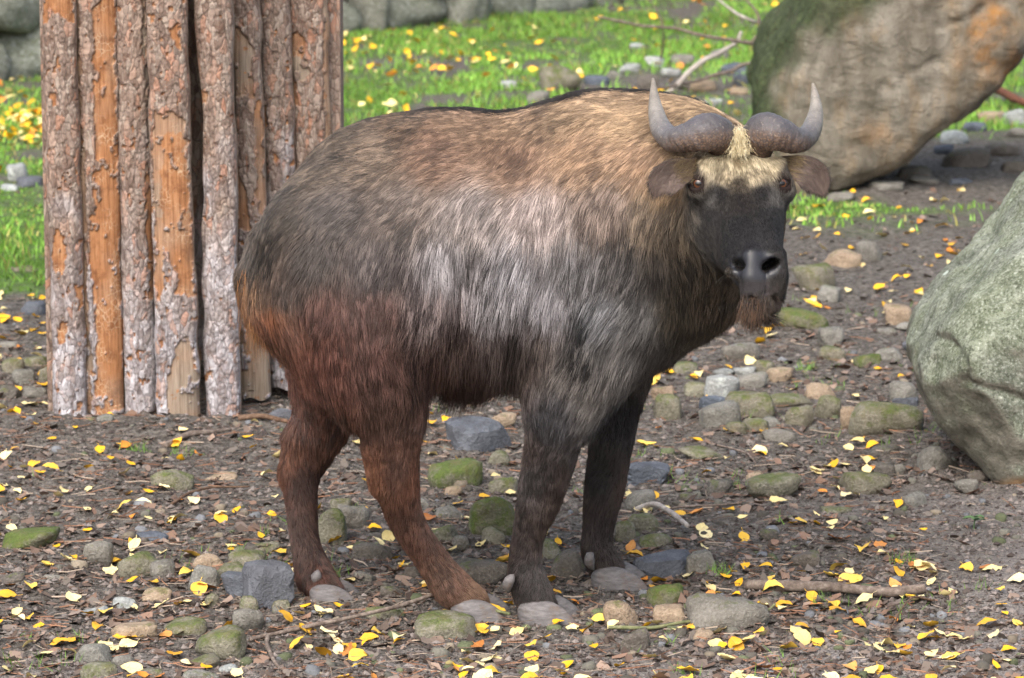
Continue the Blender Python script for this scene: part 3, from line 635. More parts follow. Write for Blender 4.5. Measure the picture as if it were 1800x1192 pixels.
# eyeball centres sit in the side of the head, aimed out and forward
EDIR = []
for i, s in enumerate((-1, 1)):
    dv = VB * .80 + hl * s * .60 + VU * .05; EDIR.append(dv / np.linalg.norm(dv)); EYE[i] = EYE[i] - EDIR[i] * .009
NOS = [hit(1300, 467, body0), hit(1354, 467, body0)]
print('eyes', EYE, 'nose', NOS)
def body1(p):
    d = body0(p)
    near = np.sqrt(((p - HO - ha * .2) ** 2).sum(1)) < .34
    q = p[near]; e = d[near]
    if len(q):
        for i, s in enumerate((-1, 1)):
            e = smin(e, np.sqrt(((q - EYE[i]) ** 2).sum(1)) - .0235, .02)                       # lids
            c_ = EYE[i] + EDIR[i] * .018; m_ = q - c_
            dv = np.stack([m_ @ VR, (m_ @ VU + .001) * 2.0, m_ @ VB * .8], -1)
            e = smax(e, .0125 - np.sqrt((dv ** 2).sum(1)), .004)
            c_ = NOS[i] - VB * .010 + VU * .002; m_ = q - c_; x_, y_ = m_ @ VR, m_ @ VU; y_ = y_ - x_ * s * .35
            dv = np.stack([x_, y_ * 1.75, m_ @ VB * .45], -1); e = smax(e, .0195 - np.sqrt((dv ** 2).sum(1)), .005)
            e = smin(e, cone(q, NOS[i] - VU * .023 - VR * s * .012 - VB * .004, NOS[i] - VU * .010 + VR * s * .021 - VB * .01, .009, .009), .007)  # lower nostril rim
        u, v, w_ = hloc(q)
        gl = np.abs((q - hit_mouth) @ VU + .35 * v ** 2 / .06 * 1.0) - .0022                   # mouth line
        e = smax(e, -np.maximum(gl, -(e + .012)), .004)
        ph = np.maximum(np.abs(v - .0) - .0015, -(e + .006)); low = (q @ VU < NOS[0] @ VU - .0) & (q @ VU > hit_mouth @ VU)
        e = np.where(low, smax(e, -ph, .003), e)
    d[near] = e
    return d
hit_mouth = hit(1322, 518, body0)
blo = np.minimum(np.array([P(395, 1, .1)[0], -.62, -.02]), 9); bhi = np.array([P(1420, 300, 0)[0], .66, 1.30])
BV, BF = sdf_mesh(body1, blo, bhi, .0065); BV = smooth_mesh(BV, BF, 1, .4); BN = vnormals(BV, BF)
print('body', len(BV), len(BF))
# fur table: x, y, dark rgb, light rgb, length cm, comb dx, dy
FT = np.array([
 (600,215,55,46,40,100,82,64,3.0,-1,.35),(700,200,66,54,45,145,120,92,3.0,-1,.3),(800,205,100,80,62,182,152,118,3.0,-1,.3),(900,210,116,94,72,195,165,125,3.0,-1,.35),(1000,190,145,120,86,215,186,140,3.2,-1,.4),(1080,200,160,130,92,226,197,147,3.2,-.9,.5),(1150,220,158,130,92,226,197,147,3.4,-.6,.8),(1210,235,160,132,95,226,200,150,3.4,-.5,.9),
 (540,290,56,49,47,115,97,80,3.2,-.9,.6),(640,270,72,60,53,138,114,92,3.2,-.9,.45),(760,270,106,82,66,180,145,115,3.4,-.8,.6),(900,280,120,94,75,195,160,125,3.6,-.6,.8),(1020,280,136,106,80,210,175,130,3.8,-.5,.9),(1120,290,146,112,83,216,180,135,4.0,-.4,1),(1180,330,138,112,80,208,177,124,4.5,-.2,1),(1215,400,48,41,36,112,96,75,4,-.1,1),(1240,450,30,27,27,80,70,58,4.0,0,1),(1250,530,34,29,27,95,78,60,5.5,0,1),(1185,420,50,43,38,118,101,80,4.4,0,1),(1225,500,30,27,26,76,66,54,4.4,0,1),(1215,340,84,70,54,158,135,100,4,-.1,1),
 (480,390,46,42,44,98,86,76,3.4,-.5,.9),(580,380,52,47,49,108,96,90,3.4,-.5,.9),(700,380,68,59,57,138,120,108,3.8,-.45,.9),(820,390,90,76,69,168,147,132,4.2,-.35,1),(940,390,100,81,72,184,158,142,4.4,-.3,1),(1060,380,105,82,68,186,152,127,4.6,-.3,1),(1140,400,62,52,47,138,118,96,4.6,-.1,1),
 (440,470,43,38,40,88,78,70,3.4,-.3,1),(540,470,47,42,44,93,83,78,3.4,-.4,1),(660,480,54,47,49,113,100,96,3.8,-.3,1),(780,480,68,59,58,168,155,148,4.6,-.25,1),(900,490,68,60,60,186,174,168,4.8,-.25,1),(1010,480,64,56,55,176,164,156,4.8,-.3,1),(1090,480,40,37,40,106,99,96,4.6,-.3,1),(1160,480,33,30,31,80,72,66,4.4,-.2,1),(1200,480,32,28,27,88,76,62,4.4,.1,1),
 (415,500,40,34,33,85,66,52,3.2,-.1,1),(412,540,46,32,28,96,66,48,3.0,0,1),(500,520,48,40,41,92,78,72,3.4,-.2,1),(465,520,50,40,38,96,76,66,3.4,0,1),(505,590,62,38,31,118,80,62,4,.1,1),(455,595,70,42,30,128,82,56,4,.2,1),(438,525,80,50,30,190,138,88,4.5,.05,1),(470,570,78,44,28,150,92,54,4.5,.3,1),(560,560,57,37,34,104,74,66,3.8,-.2,1),(660,560,56,39,38,110,82,75,3.8,-.1,1),(760,550,56,45,44,152,134,127,4.4,-.25,1),(870,550,58,50,50,180,167,160,4.4,-.25,1),(960,550,54,48,49,170,158,153,4.6,-.4,1),(800,610,46,33,30,98,74,64,4.6,-.1,1),(880,618,46,36,33,104,84,75,4.6,-.1,1),(945,620,44,37,36,112,98,92,4.4,-.3,1),(1050,560,38,36,40,158,151,146,4.8,-.6,.8),(1120,560,28,27,31,112,108,106,4.6,-.6,.7),(1190,560,31,28,27,90,80,66,5.0,-.1,1),
 (530,640,66,39,30,122,76,58,4.5,0,1),(570,640,62,37,31,114,73,61,4.2,.1,1),(660,650,58,37,33,112,79,70,4.0,.2,1),(770,640,42,27,25,84,57,49,5.0,0,1),(850,660,33,23,22,66,45,41,6.5,-.1,1),(920,650,33,27,27,90,75,70,5.0,-.2,1),(990,650,40,37,40,140,131,125,4.2,-.5,.8),(1080,640,30,29,33,122,116,112,4.5,-.4,.9),(1150,640,27,26,28,85,78,74,4.5,-.2,1),
 (560,740,53,31,24,96,58,42,3.6,-.05,1),(690,740,56,38,34,106,78,68,3.2,.1,1),(800,700,34,22,21,72,44,35,6.5,0,1),(970,740,36,34,39,110,103,100,3.0,-.4,.8),(1090,740,25,24,28,66,61,61,3.0,-.2,1),(1040,700,40,38,42,150,142,136,3.2,-.6,.8),
 (500,810,78,44,26,122,77,51,2.2,-.1,1),(540,850,43,27,26,80,54,46,1.8,0,1),(700,830,54,35,31,98,70,58,2.0,0,1),(648,840,86,51,33,128,84,56,1.8,0,1),(735,850,72,40,28,118,76,54,2.6,.2,1),(940,850,42,35,36,94,80,73,2.0,-.2,1),(905,800,52,40,36,102,80,68,2.6,-.6,.8),(985,880,66,50,43,108,84,70,1.6,0,1),(1060,850,27,25,28,62,54,52,1.8,0,1),(1095,860,70,50,42,105,78,66,1.6,0,1),
 (530,950,44,29,27,82,58,50,1.7,0,1),(730,940,52,33,27,95,64,50,1.7,.3,1),(925,940,49,37,35,95,75,64,1.7,-.1,1),(1055,940,34,28,29,75,60,54,1.7,0,1),(560,1040,56,35,29,95,62,50,1.7,.1,1),(800,1030,66,42,32,118,82,62,1.3,.5,.8),(930,1030,46,40,41,88,75,68,1.7,0,1),(840,1055,96,66,48,142,108,82,1.4,.8,.6),(1060,1000,42,35,33,85,68,58,1.7,0,1)], float)
HTB = np.array([ # face
 (1298,225,190,168,120,246,234,196,3.4,0,1),(1298,260,185,162,115,246,232,192,3.0,0,1),(1298,290,175,152,108,240,224,182,2.4,0,1),(1262,275,178,155,112,242,226,186,2.6,-.5,1),(1335,275,178,155,112,242,226,186,2.6,.5,1),(1240,292,165,142,104,232,214,172,2.0,-.8,.9),(1362,292,165,142,104,232,214,172,2.0,.8,.9),
 (1275,308,130,112,84,215,195,155,1.6,-.1,1),(1325,308,130,112,84,215,195,155,1.6,.1,1),(1298,322,62,52,44,150,130,102,1.4,0,1),(1225,300,52,46,45,100,88,80,.8,-.5,1),(1378,300,52,46,45,100,88,80,.8,.5,1),(1300,350,42,36,36,78,66,60,.8,0,1),(1265,340,34,31,33,64,58,58,.7,-.2,1),(1340,340,34,31,33,64,58,58,.7,.2,1),(1246,346,70,66,64,130,124,118,.9,0,1),(1362,346,80,76,74,150,144,138,.9,.1,1),(1240,375,32,30,32,66,62,62,.9,0,1),(1364,380,32,30,32,66,62,62,.7,0,1),
 (1300,400,31,29,32,60,56,58,.6,0,1),(1325,440,34,32,36,70,67,71,.5,0,1),(1290,440,31,29,32,60,56,58,.6,0,1),(1230,400,30,27,29,80,72,68,1.6,-.1,1),(1215,380,50,44,42,150,138,124,2.4,-.2,1),(1250,450,30,27,28,76,68,62,1.6,-.1,1),(1372,400,32,29,31,66,60,60,.6,.1,1),(1260,500,33,28,27,90,76,62,1.4,-.1,1),
 (1320,505,42,39,42,82,77,78,.4,0,1),(1325,530,52,38,28,110,80,56,3.0,0,1),(1300,540,62,40,24,135,92,56,5.0,0,1),(1265,540,38,30,26,90,72,56,5.0,0,1)], float)
def field(pts, T, sig):
    q = to_px(pts); out = np.zeros((len(pts), T.shape[1] - 2))
    for s in range(0, len(pts), 40000):
        d2 = ((q[s:s + 40000, None] - T[None, :, :2]) ** 2).sum(-1); w_ = 1 / (d2 + sig ** 2) ** 2.2
        out[s:s + 40000] = (w_ @ T[:, 2:]) / w_.sum(1)[:, None]
    return out
def furparams(pts, nrm):
    A = field(pts, FT, 22); B = field(pts, HTB, 9); hd = head(pts); u, v, w_ = hloc(pts)
    d_other = np.minimum.reduce([cone(pts, a, b, ra, rb) for (a, ra), (b, rb) in zip(NECK[:-1], NECK[1:])])
    hm = sstep(.03, .0, hd) * sstep(-.07, -.02, u) * sstep(-.01, .012, d_other - hd * .5) * sstep(-.19, -.13, w_)
    out = A * (1 - hm[:, None]) + B * hm[:, None]
    return out, hm, (u, v, w_)
TONE = 0.95
_fl = (FT[:, 1] > 370) & (FT[:, 1] < 620) & (FT[:, 0] > 740) & (FT[:, 0] < 1070); FT[_fl, 8] *= 1.3; FT[_fl, 5:8] *= np.where(FT[_fl, :1] < 990, 1.07, .86) * np.array([.99, 1.0, 1.03]); FT[_fl, 2:5] *= 1.08
_ch = (FT[:, 0] > 1140) & (FT[:, 1] > 520) & (FT[:, 1] < 660); FT[_ch, 8] *= .65; FT[_fl, 2:8] *= [.97, 1.0, 1.03] * 2; _hd = (FT[:, 0] < 770) & (FT[:, 1] > 535); FT[_hd, 2:5] *= [1.09, 1.05, 1.03]; FT[_hd, 5:8] *= [1.09, 1.05, 1.03]
FT[:, 5:8] = np.minimum(FT[:, 5:8], 235); _fg = (FT[:, 0] > 880) & (FT[:, 1] > 720); FT[_fg, 2:8] *= [.84, .88, .96] * 2
_bk = (FT[:, 1] < 345) & (FT[:, 0] > 690); FT[_bk, 2:5] *= [.86, .82, .82]; FT[_bk, 5:8] *= [.87, .82, .80]
HTB[8:, 2:8] *= np.where(HTB[8:, 7:8] > 140, .95, .62)
def colour(fp, mixv):
    c0 = lin(fp[:, :3]); c1 = lin(fp[:, 3:6]); c0 = c0 * .42 + .09 * c0.mean(1, keepdims=True); c1 = c1 * .82 + .24 * c1.mean(1, keepdims=True) * np.array([.98, 1.0, 1.03]); return (c0 + (c1 - c0) * mixv[:, None]) * TONE
fpB, hmB, locB = furparams(BV, BN)
skin = colour(fpB, np.full(len(BV), .25))
nosec = ((BV[:, None] - np.array(NOS)[None]) ** 2).sum(-1).min(1) ** .5
muz = ((BV - (NOS[0] + NOS[1]) / 2)); mx, my = muz @ VR, muz @ VU
pad = np.clip(sstep(1.15, .85, np.sqrt((mx / .052) ** 2 + ((my - .000) / .032) ** 2)), 0, 1) * (hmB > .5)
skin = skin * (1 - pad[:, None]) + lin([40, 41, 47]) * pad[:, None]
lip = sstep(1.3, .8, np.sqrt((mx / .05) ** 2 + ((my + .045) / .016) ** 2)) * (1 - pad) * (hmB > .5); skin = skin * (1 - lip[:, None]) + lin([60, 56, 58]) * lip[:, None]
eyed = ((BV[:, None] - np.array([EYE[i] + EDIR[i] * .01 for i in (0, 1)])[None]) ** 2).sum(-1).min(1) ** .5
er = sstep(.026, .02, eyed); skin = skin * (1 - er[:, None]) + lin([40, 32, 30]) * er[:, None]
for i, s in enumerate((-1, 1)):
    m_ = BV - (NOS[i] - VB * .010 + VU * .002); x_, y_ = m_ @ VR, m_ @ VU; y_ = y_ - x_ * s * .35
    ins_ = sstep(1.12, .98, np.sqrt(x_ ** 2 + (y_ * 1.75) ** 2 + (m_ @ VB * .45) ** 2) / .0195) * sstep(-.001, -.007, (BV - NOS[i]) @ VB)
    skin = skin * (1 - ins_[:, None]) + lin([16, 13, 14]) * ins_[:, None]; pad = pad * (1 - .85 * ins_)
m = NT('takin_skin'); c = m.coord('Object'); cc = m.mix(m.ramp(m.noise(c, 60, 5, .7), [(.3, .5), (.6, 0.0)]), m.attr('col'), m.mix(.5, m.attr('col'), (0, 0, 0)))
wet = m.attr('wet', 'Fac'); wv_ = m.vor(c, 420)
M_SKIN = m.fin(cc, m.math('SUBTRACT', .85, m.math('MULTIPLY', wet, .45)), m.math('ADD', .12, m.math('MULTIPLY', wet, .38)), m.bump(m.math('MULTIPLY', wv_, wet), .22, .0015))
taroot_loc = np.array([P(800, 900, YM)[0], YM, 0.0])
tak = add('takin', None, loc=taroot_loc, label='shaggy brown and black takin with curved horns facing the viewer', cat='takin')
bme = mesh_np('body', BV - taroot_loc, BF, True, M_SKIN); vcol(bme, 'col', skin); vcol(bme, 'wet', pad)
body_o = add('body', bme, parent=tak)
# ------------------------------------------------------------------ ears
m = NT('ear_skin'); M_EAR = m.fin(m.attr('col'), .85, .2)
def ear(side):
    if side < 0: path = [(1238, 288, -.20), (1212, 296, -.245), (1183, 308, -.27), (1160, 325, -.27), (1151, 345, -.26)]; 
    else: path = [(1366, 288, -.18), (1392, 292, -.20), (1418, 302, -.21), (1438, 322, -.20), (1448, 344, -.19)]
    wd = np.interp(np.linspace(0, 1, 22), [0, .2, .45, .65, .85, 1], [13, 17, 27, 29, 17, 2]) / 880
    c_ = spline([P(*q) for q in path], 22); T_ = np.gradient(c_, axis=0); T_ /= np.linalg.norm(T_, axis=1)[:, None]
    W = np.cross(T_, VB); W /= np.linalg.norm(W, axis=1)[:, None]; W *= np.sign((W @ VU).mean())
    t = np.linspace(-1, 1, 13); cup = .55
    fr = c_[:, None] + W[:, None] * (wd[:, None] * t[None])[..., None] + VB * (wd[:, None] * cup * (t[None] ** 2 - .3))[..., None]
    th = .004 * np.sqrt(np.maximum(0, 1 - t ** 2))[None, :, None] * np.ones((22, 1, 1)) + .0006
    f = (fr + VB * th).reshape(-1, 3); b = (fr - VB * th).reshape(-1, 3); F = grid_faces(22, 13)
    V = np.vstack([f, b]); F1 = np.vstack([F, F[:, ::-1] + len(f)])
    idx = np.arange(22 * 13).reshape(22, 13); E = []
    for a in (idx[:, 0], idx[:, -1], idx[0], idx[-1]): E.append(np.stack([a[:-1], a[1:], a[1:] + len(f), a[:-1] + len(f)], -1))
    F1 = np.vstack([F1] + E)
    if side > 0: F1 = F1[:, ::-1]
    return V, F1, T_
EARV = []
for s in (-1, 1):
    V, F, T_ = ear(s); Nn = vnormals(V, F)
    if (Nn[:286] @ VB).mean() < 0: F = F[:, ::-1]; Nn = -Nn
    inner = (np.arange(len(V)) < 286); tt = np.tile(np.abs(np.linspace(-1, 1, 13)), 44)
    ec = np.where(inner[:, None], lin([112, 97, 90]), lin([50, 44, 42])) * TONE
    me = mesh_np('ear', V - taroot_loc, F, True, M_EAR); vcol(me, 'col', ec); add('ear', me, parent=tak); EARV.append((V, F, Nn, np.repeat(T_, 13, 0)))
# ------------------------------------------------------------------ horns
m = NT('horn'); c = m.coord('Object'); s_ = m.attr('s', 'Fac'); uq = m.attr('under', 'Fac')
hc = m.ramp(s_, [(0.0, L(68, 62, 59)), (.35, L(80, 77, 81)), (.6, L(98, 95, 96)), (.8, L(138, 133, 126)), (1.0, L(128, 120, 110))])
hc = m.mix(m.ramp(m.noise(c, 45, 6, .7), [(.35, .7), (.6, 0.0)]), hc, m.mix(.55, hc, L(44, 36, 34)))
hc = m.mix(m.ramp(m.noise(c, 150, 5, .7), [(.58, 0.0), (.7, .6)]), hc, L(170, 156, 140))
hc = m.mix(m.math('MULTIPLY', uq, m.ramp(m.noise(c, 200, 3, .6), [(.4, .2), (.6, .8)])), hc, L(126, 100, 80))
hc = m.mix(m.ramp(m.vor(m.coord('Object', (1, 1, 1)), 130, 'DISTANCE_TO_EDGE'), [(0.0, .7), (.12, 0.0)]), hc, m.mix(m.math('MULTIPLY', uq, .8), hc, L(40, 30, 26)))
M_HORN = m.fin(hc, m.math('ADD', .42, m.math('MULTIPLY', uq, .4)), .45, m.bump(m.math('ADD', m.noise(c, 120, 5, .7), m.math('MULTIPLY', m.math('MULTIPLY', m.vor(c, 130, 'DISTANCE_TO_EDGE'), uq), .5)), .7, .004))
HP = {-1: [(1280, 280, -.13, 30), (1268, 248, -.185, 32), (1254, 233, -.218, 34), (1234, 235, -.232, 33), (1205, 243, -.22, 25), (1180, 244, -.18, 22), (1163, 227, -.14, 19.5), (1154, 200, -.10, 15), (1150, 170, -.065, 9), (1148, 138, -.035, 2.5)],
      1: [(1320, 280, -.13, 30), (1330, 248, -.18, 32), (1343, 232, -.212, 33), (1362, 234, -.225, 32), (1392, 245, -.205, 25), (1413, 244, -.165, 21), (1427, 226, -.125, 18), (1434, 199, -.085, 13.5), (1433, 172, -.055, 8.5), (1429, 147, -.03, 2.5)]}
for s in (-1, 1):
    A = spline(np.array([[*P(a, b, c_), r / 880] for a, b, c_, r in HP[s]]), 120); n_ = len(A)
    tt = np.linspace(0, 1, n_); V, F = tube(A[:, :3], np.maximum(A[:, 3], .002), 28)
    ctr = np.repeat(A[:, :3], 28, 0); dv = V[:-2] - ctr; rr = np.linalg.norm(dv, axis=1, keepdims=True); dn = dv / rr; tv = np.repeat(tt, 28)
    und = sstep(.35, -.5, dn @ VU) * sstep(.62, .45, tv)
    ring = np.sin(tv * 190 + 5 * noise(V[:-2], 25, 3)) * .0014 * und + .0024 * fbm(V[:-2], 45, 3, 5) * sstep(.85, .35, tv)
    V[:-2] = ctr + dn * (rr + ring[:, None])
    me = mesh_np('horn', V - taroot_loc, F, True, M_HORN); vcol(me, 's', np.concatenate([tv, [0, 1]])); vcol(me, 'under', np.concatenate([und, [0, 0]])); add('horn', me, parent=tak)
# ------------------------------------------------------------------ eyes
m = NT('eye'); c = m.sep(m.coord('Object')); rr_ = m.math('SQRT', m.math('ADD', m.math('POWER', c[0], 2), m.math('POWER', c[1], 2)))
pup = m.math('SQRT', m.math('ADD', m.math('POWER', m.math('MULTIPLY', c[0], .75), 2), m.math('POWER', m.math('MULTIPLY', c[1], 1.3), 2)))
ecol = m.ramp(m.math('MULTIPLY', rr_, 50), [(.0, L(40, 24, 16)), (.45, L(82, 50, 30)), (.55, L(36, 22, 16)), (.62, L(40, 34, 32)), (.8, L(60, 52, 50))])
ecol = m.mix(m.ramp(m.math('MULTIPLY', pup, 100), [(.52, 1.0), (.62, 0.0)]), ecol, (0.004, .003, .004))
M_EYE = m.fin(ecol, .1, .4, Coat_Weight=.25, Coat_Roughness=.03)
dI, FI = ico(4)
for i in (0, 1):
    g = VB * .92 + EDIR[i] * .25; g /= np.linalg.norm(g)
    o = add('eye', mesh_np('eye', dI * .0178, FI, True, M_EYE), parent=tak, loc=EYE[i] + EDIR[i] * .0035 - taroot_loc); o.rotation_euler = Vector(g).to_track_quat('Z', 'Y').to_euler()
# ------------------------------------------------------------------ hooves
m = NT('hoof'); c = m.coord('Object'); hcl = m.ramp(m.noise(m.coord('Object', (1, 1, 4)), 40, 6, .7), [(.3, L(76, 73, 73)), (.5, L(98, 95, 96)), (.72, L(122, 118, 117))])
M_HOOF = m.fin(m.mix(m.ramp(m.noise(c, 25, 4), [(.55, 0.0), (.7, .6)]), hcl, L(96, 78, 64)), .6, .35, m.bump(m.noise(m.coord('Object', (1, 1, 5)), 60, 4), .4, .003))
def claw(pos, ang, ln, wd, ht):
    d, F = ico(3); x, y, z = d.T; zz = np.clip((z + .12) / 1.12, 0, 1); rh = np.hypot(x, y) + 1e-6
    rr_ = np.where(z < -.12, np.minimum(rh / .97, 1), np.sqrt(np.maximum(1 - zz ** 3.2, 0)) * (1 - .16 * zz)); x = x / rh * rr_; y = y / rh * rr_
    x2 = x * (1 - .04 * zz) - .44 * zz + .18; y2 = y * (1 - .55 * sstep(-.2, 1.05, x))
    V = np.stack([x2 * ln / 2, y2 * wd / 2, zz * ht], -1); V *= 1 + .03 * noise(V, 40, 8)[:, None]
    ca, sa = math.cos(ang), math.sin(ang); V[:, :2] = np.stack([V[:, 0] * ca - V[:, 1] * sa, V[:, 0] * sa + V[:, 1] * ca], -1)
    return V + pos, F
FEET = [ # claws of each foot: px, Y, heading deg, length, width, height
 [(957, -.032, -10, .128, .066, .056), (966, .032, 9, .126, .064, .054)],
 [(838, -.002, -8, .124, .060, .050), (846, .058, 9, .122, .058, .050)],
 [(1084, .288, -6, .126, .062, .054), (1090, .348, 11, .122, .060, .052)],
 [(582, .128, -8, .104, .058, .042), (588, .186, 9, .102, .056, .042)]]
for cl in FEET:
    hx = np.mean([P(q[0], 1080, q[1])[0] for q in cl]); hy = np.mean([q[1] for q in cl]); hb_ = np.array([hx, hy, hgt(hx, hy, False).item()])
    hf_ = add('hoof', None, parent=tak, loc=hb_ - taroot_loc)
    for px_, Y_, an, ln, wd, ht in cl:
        xw = P(px_, 1085, Y_)[0]; V, F = claw(np.array([xw, Y_, hgt(xw, Y_, False).item() - .004]), R(an), ln, wd, ht)
        add('claw', mesh_np('claw', V - hb_, F, True, M_HOOF), parent=hf_)
for (px_, py_, Y_), (dx_, dy_), s in (((893, 1026, -.04), (-.15, -1), 1), ((1036, 988, .27), (.12, -1), 1), ((557, 1020, .15), (.1, -1), 1), ((912, 1024, .05), (-.1, -1), .9)):
    d, F = ico(2); x, y, z = d.T; V = np.stack([x * .0115 * (1 + .35 * z) + .006 * z * z, y * .012 * (1 + .3 * z), z * .024], -1) * s * (1 + .10 * fbm(d, 2.5, 3, int(px_)))[:, None]
    o = add('dewclaw', mesh_np('dewclaw', V, F, True, M_HOOF), parent=tak, loc=P(px_, py_, Y_) - taroot_loc); o.rotation_euler = (.3, -dx_ * 1.5, 0)
# ------------------------------------------------------------------ fur (hair curves)
def sample(V, F, N_, dens):
    T3 = np.vstack([F[:, [0, 1, 2]], F[:, [0, 2, 3]]]) if F.shape[1] == 4 else F
    a, b, c_ = V[T3[:, 0]], V[T3[:, 1]], V[T3[:, 2]]; ar = .5 * np.linalg.norm(np.cross(b - a, c_ - a), axis=1) * dens[T3].mean(1)
    cum = np.cumsum(ar); k_ = np.searchsorted(cum, rs.rand(N_) * cum[-1]); k_ = np.minimum(k_, len(T3) - 1)
    r1 = np.sqrt(rs.rand(N_))[:, None]; r2 = rs.rand(N_)[:, None]; w0, w1, w2 = 1 - r1, r1 * (1 - r2), r1 * r2
    return w0 * a[k_] + w1 * b[k_] + w2 * c_[k_], T3[k_], (w0, w1, w2)
NH = 400000
dens = np.clip(3.0 / fpB[:, 6], .5, 2.6) ** .75
dens *= np.where((BV[:, 1] > YM + .05) & (BN[:, 1] > .25), .45, 1.0) * (1 - pad) * (1 - er) * sstep(.012, .03, BV[:, 2]) * (1 - .8 * lip)
dens *= 1 + .8 * hmB
RP, RT, RW = sample(BV, BF, NH, dens)
RN = sum(w_ * BN[RT[:, i]] for i, w_ in enumerate(RW)); RN /= np.linalg.norm(RN, axis=1)[:, None]
fp, hm, (hu, hv, hw) = furparams(RP, RN)
px_, py_ = to_px(RP).T
dirv = fp[:, 7:8] * VR - fp[:, 8:9] * np.array([0, 0, 1.0])
# flow noise
ang = .45 * fbm(RP, 9, 2, 301) + .22 * fbm(RP, 30, 2, 302); ang *= np.where(hm > .5, .5, np.where((px_ > 720) & (px_ < 1090) & (py_ > 350) & (py_ < 640), .6, .9))
tl = np.cross(RN, dirv); dirv = dirv * np.cos(ang)[:, None] + tl * np.sin(ang)[:, None]
# face: hair follows the nose line and spreads sideways on the crown
fdir = ha[None] * 1.0 + hl[None] * (hv * 9 * sstep(.16, -.02, hu))[:, None]
chin = sstep(536, 550, py_) * sstep(1258, 1272, px_) * (hm > .15)
fdir = fdir * (1 - chin[:, None]) + np.array([0, 0, -1.0]) * chin[:, None]
dirv = dirv * (1 - hm[:, None]) + fdir * hm[:, None]
t_ = dirv - RN * (dirv * RN).sum(1)[:, None]; t_ /= np.linalg.norm(t_, axis=1)[:, None] + 1e-6
Ln = fp[:, 6] / 100 * np.where((hm < .3) & (fp[:, 6] > 2.6), np.where(py_ > 615, .92, .74), 1) * (.65 + .6 * rs.rand(NH)); Ln *= 1 + .3 * noise(RP, 14, 305)
Ln = np.where((px_ > 1250) & (px_ < 1300) & (py_ > 450) & (py_ < 535) & (hm < .9) & (RP[:, 1] < -.2), Ln * .35, Ln)
Ln = np.where((px_ > 1352) & (py_ > 340) & (hm < .6), Ln * .2, Ln)
Ln = np.where(chin > .3, .03 + .045 * rs.rand(NH), Ln)
under = sstep(-.2, -.75, RN[:, 2]) * (RP[:, 2] > .42) * (hm < .2); Ln *= 1 + .25 * under
# rough mane on the ridge of the back
tz = np.interp(RP[:, 0], tx, TT); ridge = np.clip(.55 + 1.3 * noise(RP, 9, 333), 0.1, 1) * sstep(.05, .012, np.abs(RP[:, 1] - YM + .0 - .012 * np.sin(RP[:, 0] * 40))) * sstep(.05, .02, tz - RP[:, 2]) * (px_ > 520) * (px_ < 1250) * (hm < .2)
lift = .15 + .16 * rs.rand(NH) + .08 * noise(RP, 20, 306) + .9 * ridge * rs.rand(NH)
lift = np.where(hm > .5, .22 + .15 * rs.rand(NH), lift); lift = np.where((fp[:, 6] < 2.2) & (hm < .5), .3 + .25 * rs.rand(NH), lift)
K = 6; S = np.linspace(0, 1, K)
# clumps
NC = NH // 14; ci = rs.choice(NH, NC, replace=False); kd = kdtree.KDTree(NC)
for i, q in enumerate(RP[ci]): kd.insert(q, i)
kd.balance(); cid = np.array([kd.find(q)[1] for q in RP]); cr_ = ci[cid]
def strand(root, tang, nor, ln, lf, grav):
    s = S[None, :, None]; return root[:, None] + ln[:, None, None] * (tang[:, None] * s * (1 - .12 * s) + nor[:, None] * (lf[:, None, None] * (s - .75 * s * s)) + np.array([0, 0, -1.0]) * grav[:, None, None] * s * s)
grav = np.where(hm > .5, .02, .12) + .35 * under + .3 * chin + .15 * (fp[:, 6] > 4.4)
ctang = t_[cr_]; t2 = t_ * .55 + ctang * .45 + .09 * rs.randn(NH, 3); t2 -= RN * (t2 * RN).sum(1)[:, None]; t2 /= np.linalg.norm(t2, axis=1)[:, None] + 1e-6
HPs = strand(RP, t2, RN, Ln, lift, grav)
cl = strand(RP[cr_], ctang, RN[cr_], Ln, lift[cr_], grav[cr_])
amt = (np.clip((fp[:, 6] - 1.2) / 2.6, 0, 1) * (.35 + .45 * rs.rand(NH)))[:, None, None] * (S[None, :, None] ** 1.4)
HPs = HPs * (1 - amt) + cl * amt
wig = rs.randn(NH, 1, 3) * .0022 * S[None, :, None] ** 2; HPs += wig * (Ln / .03)[:, None, None]
cn = rs.rand(NC)[cid]; low = .5 + .5 * fbm(RP * [1, 1, .45], 14, 3, 310)
st = np.where(cn > .64, .55 + .42 * rs.rand(NC)[cid], .10 + .46 * cn); mixv = np.clip(st + .55 * (low - .5) + .12 + .4 * (rs.rand(NH) - .5), 0, 1.1)
fpc = furparams(RP + t2 * (Ln * .55)[:, None] + RN * .004, RN)[0]; fpc = np.where((hm > .2)[:, None], fp, fpc)
HC = colour(fpc, mixv)
HC = np.where((ridge > rs.rand(NH) * .7)[:, None], lin([34, 29, 28]) * TONE * (.7 + .6 * rs.rand(NH, 1)), HC)
HC = np.where((rs.rand(NH) < .012 * (hm < .3))[:, None], HC * 1.0 + lin([110, 100, 92]) * .5, HC)
HR = np.clip(Ln / .035, .45, 1.1) * .00052
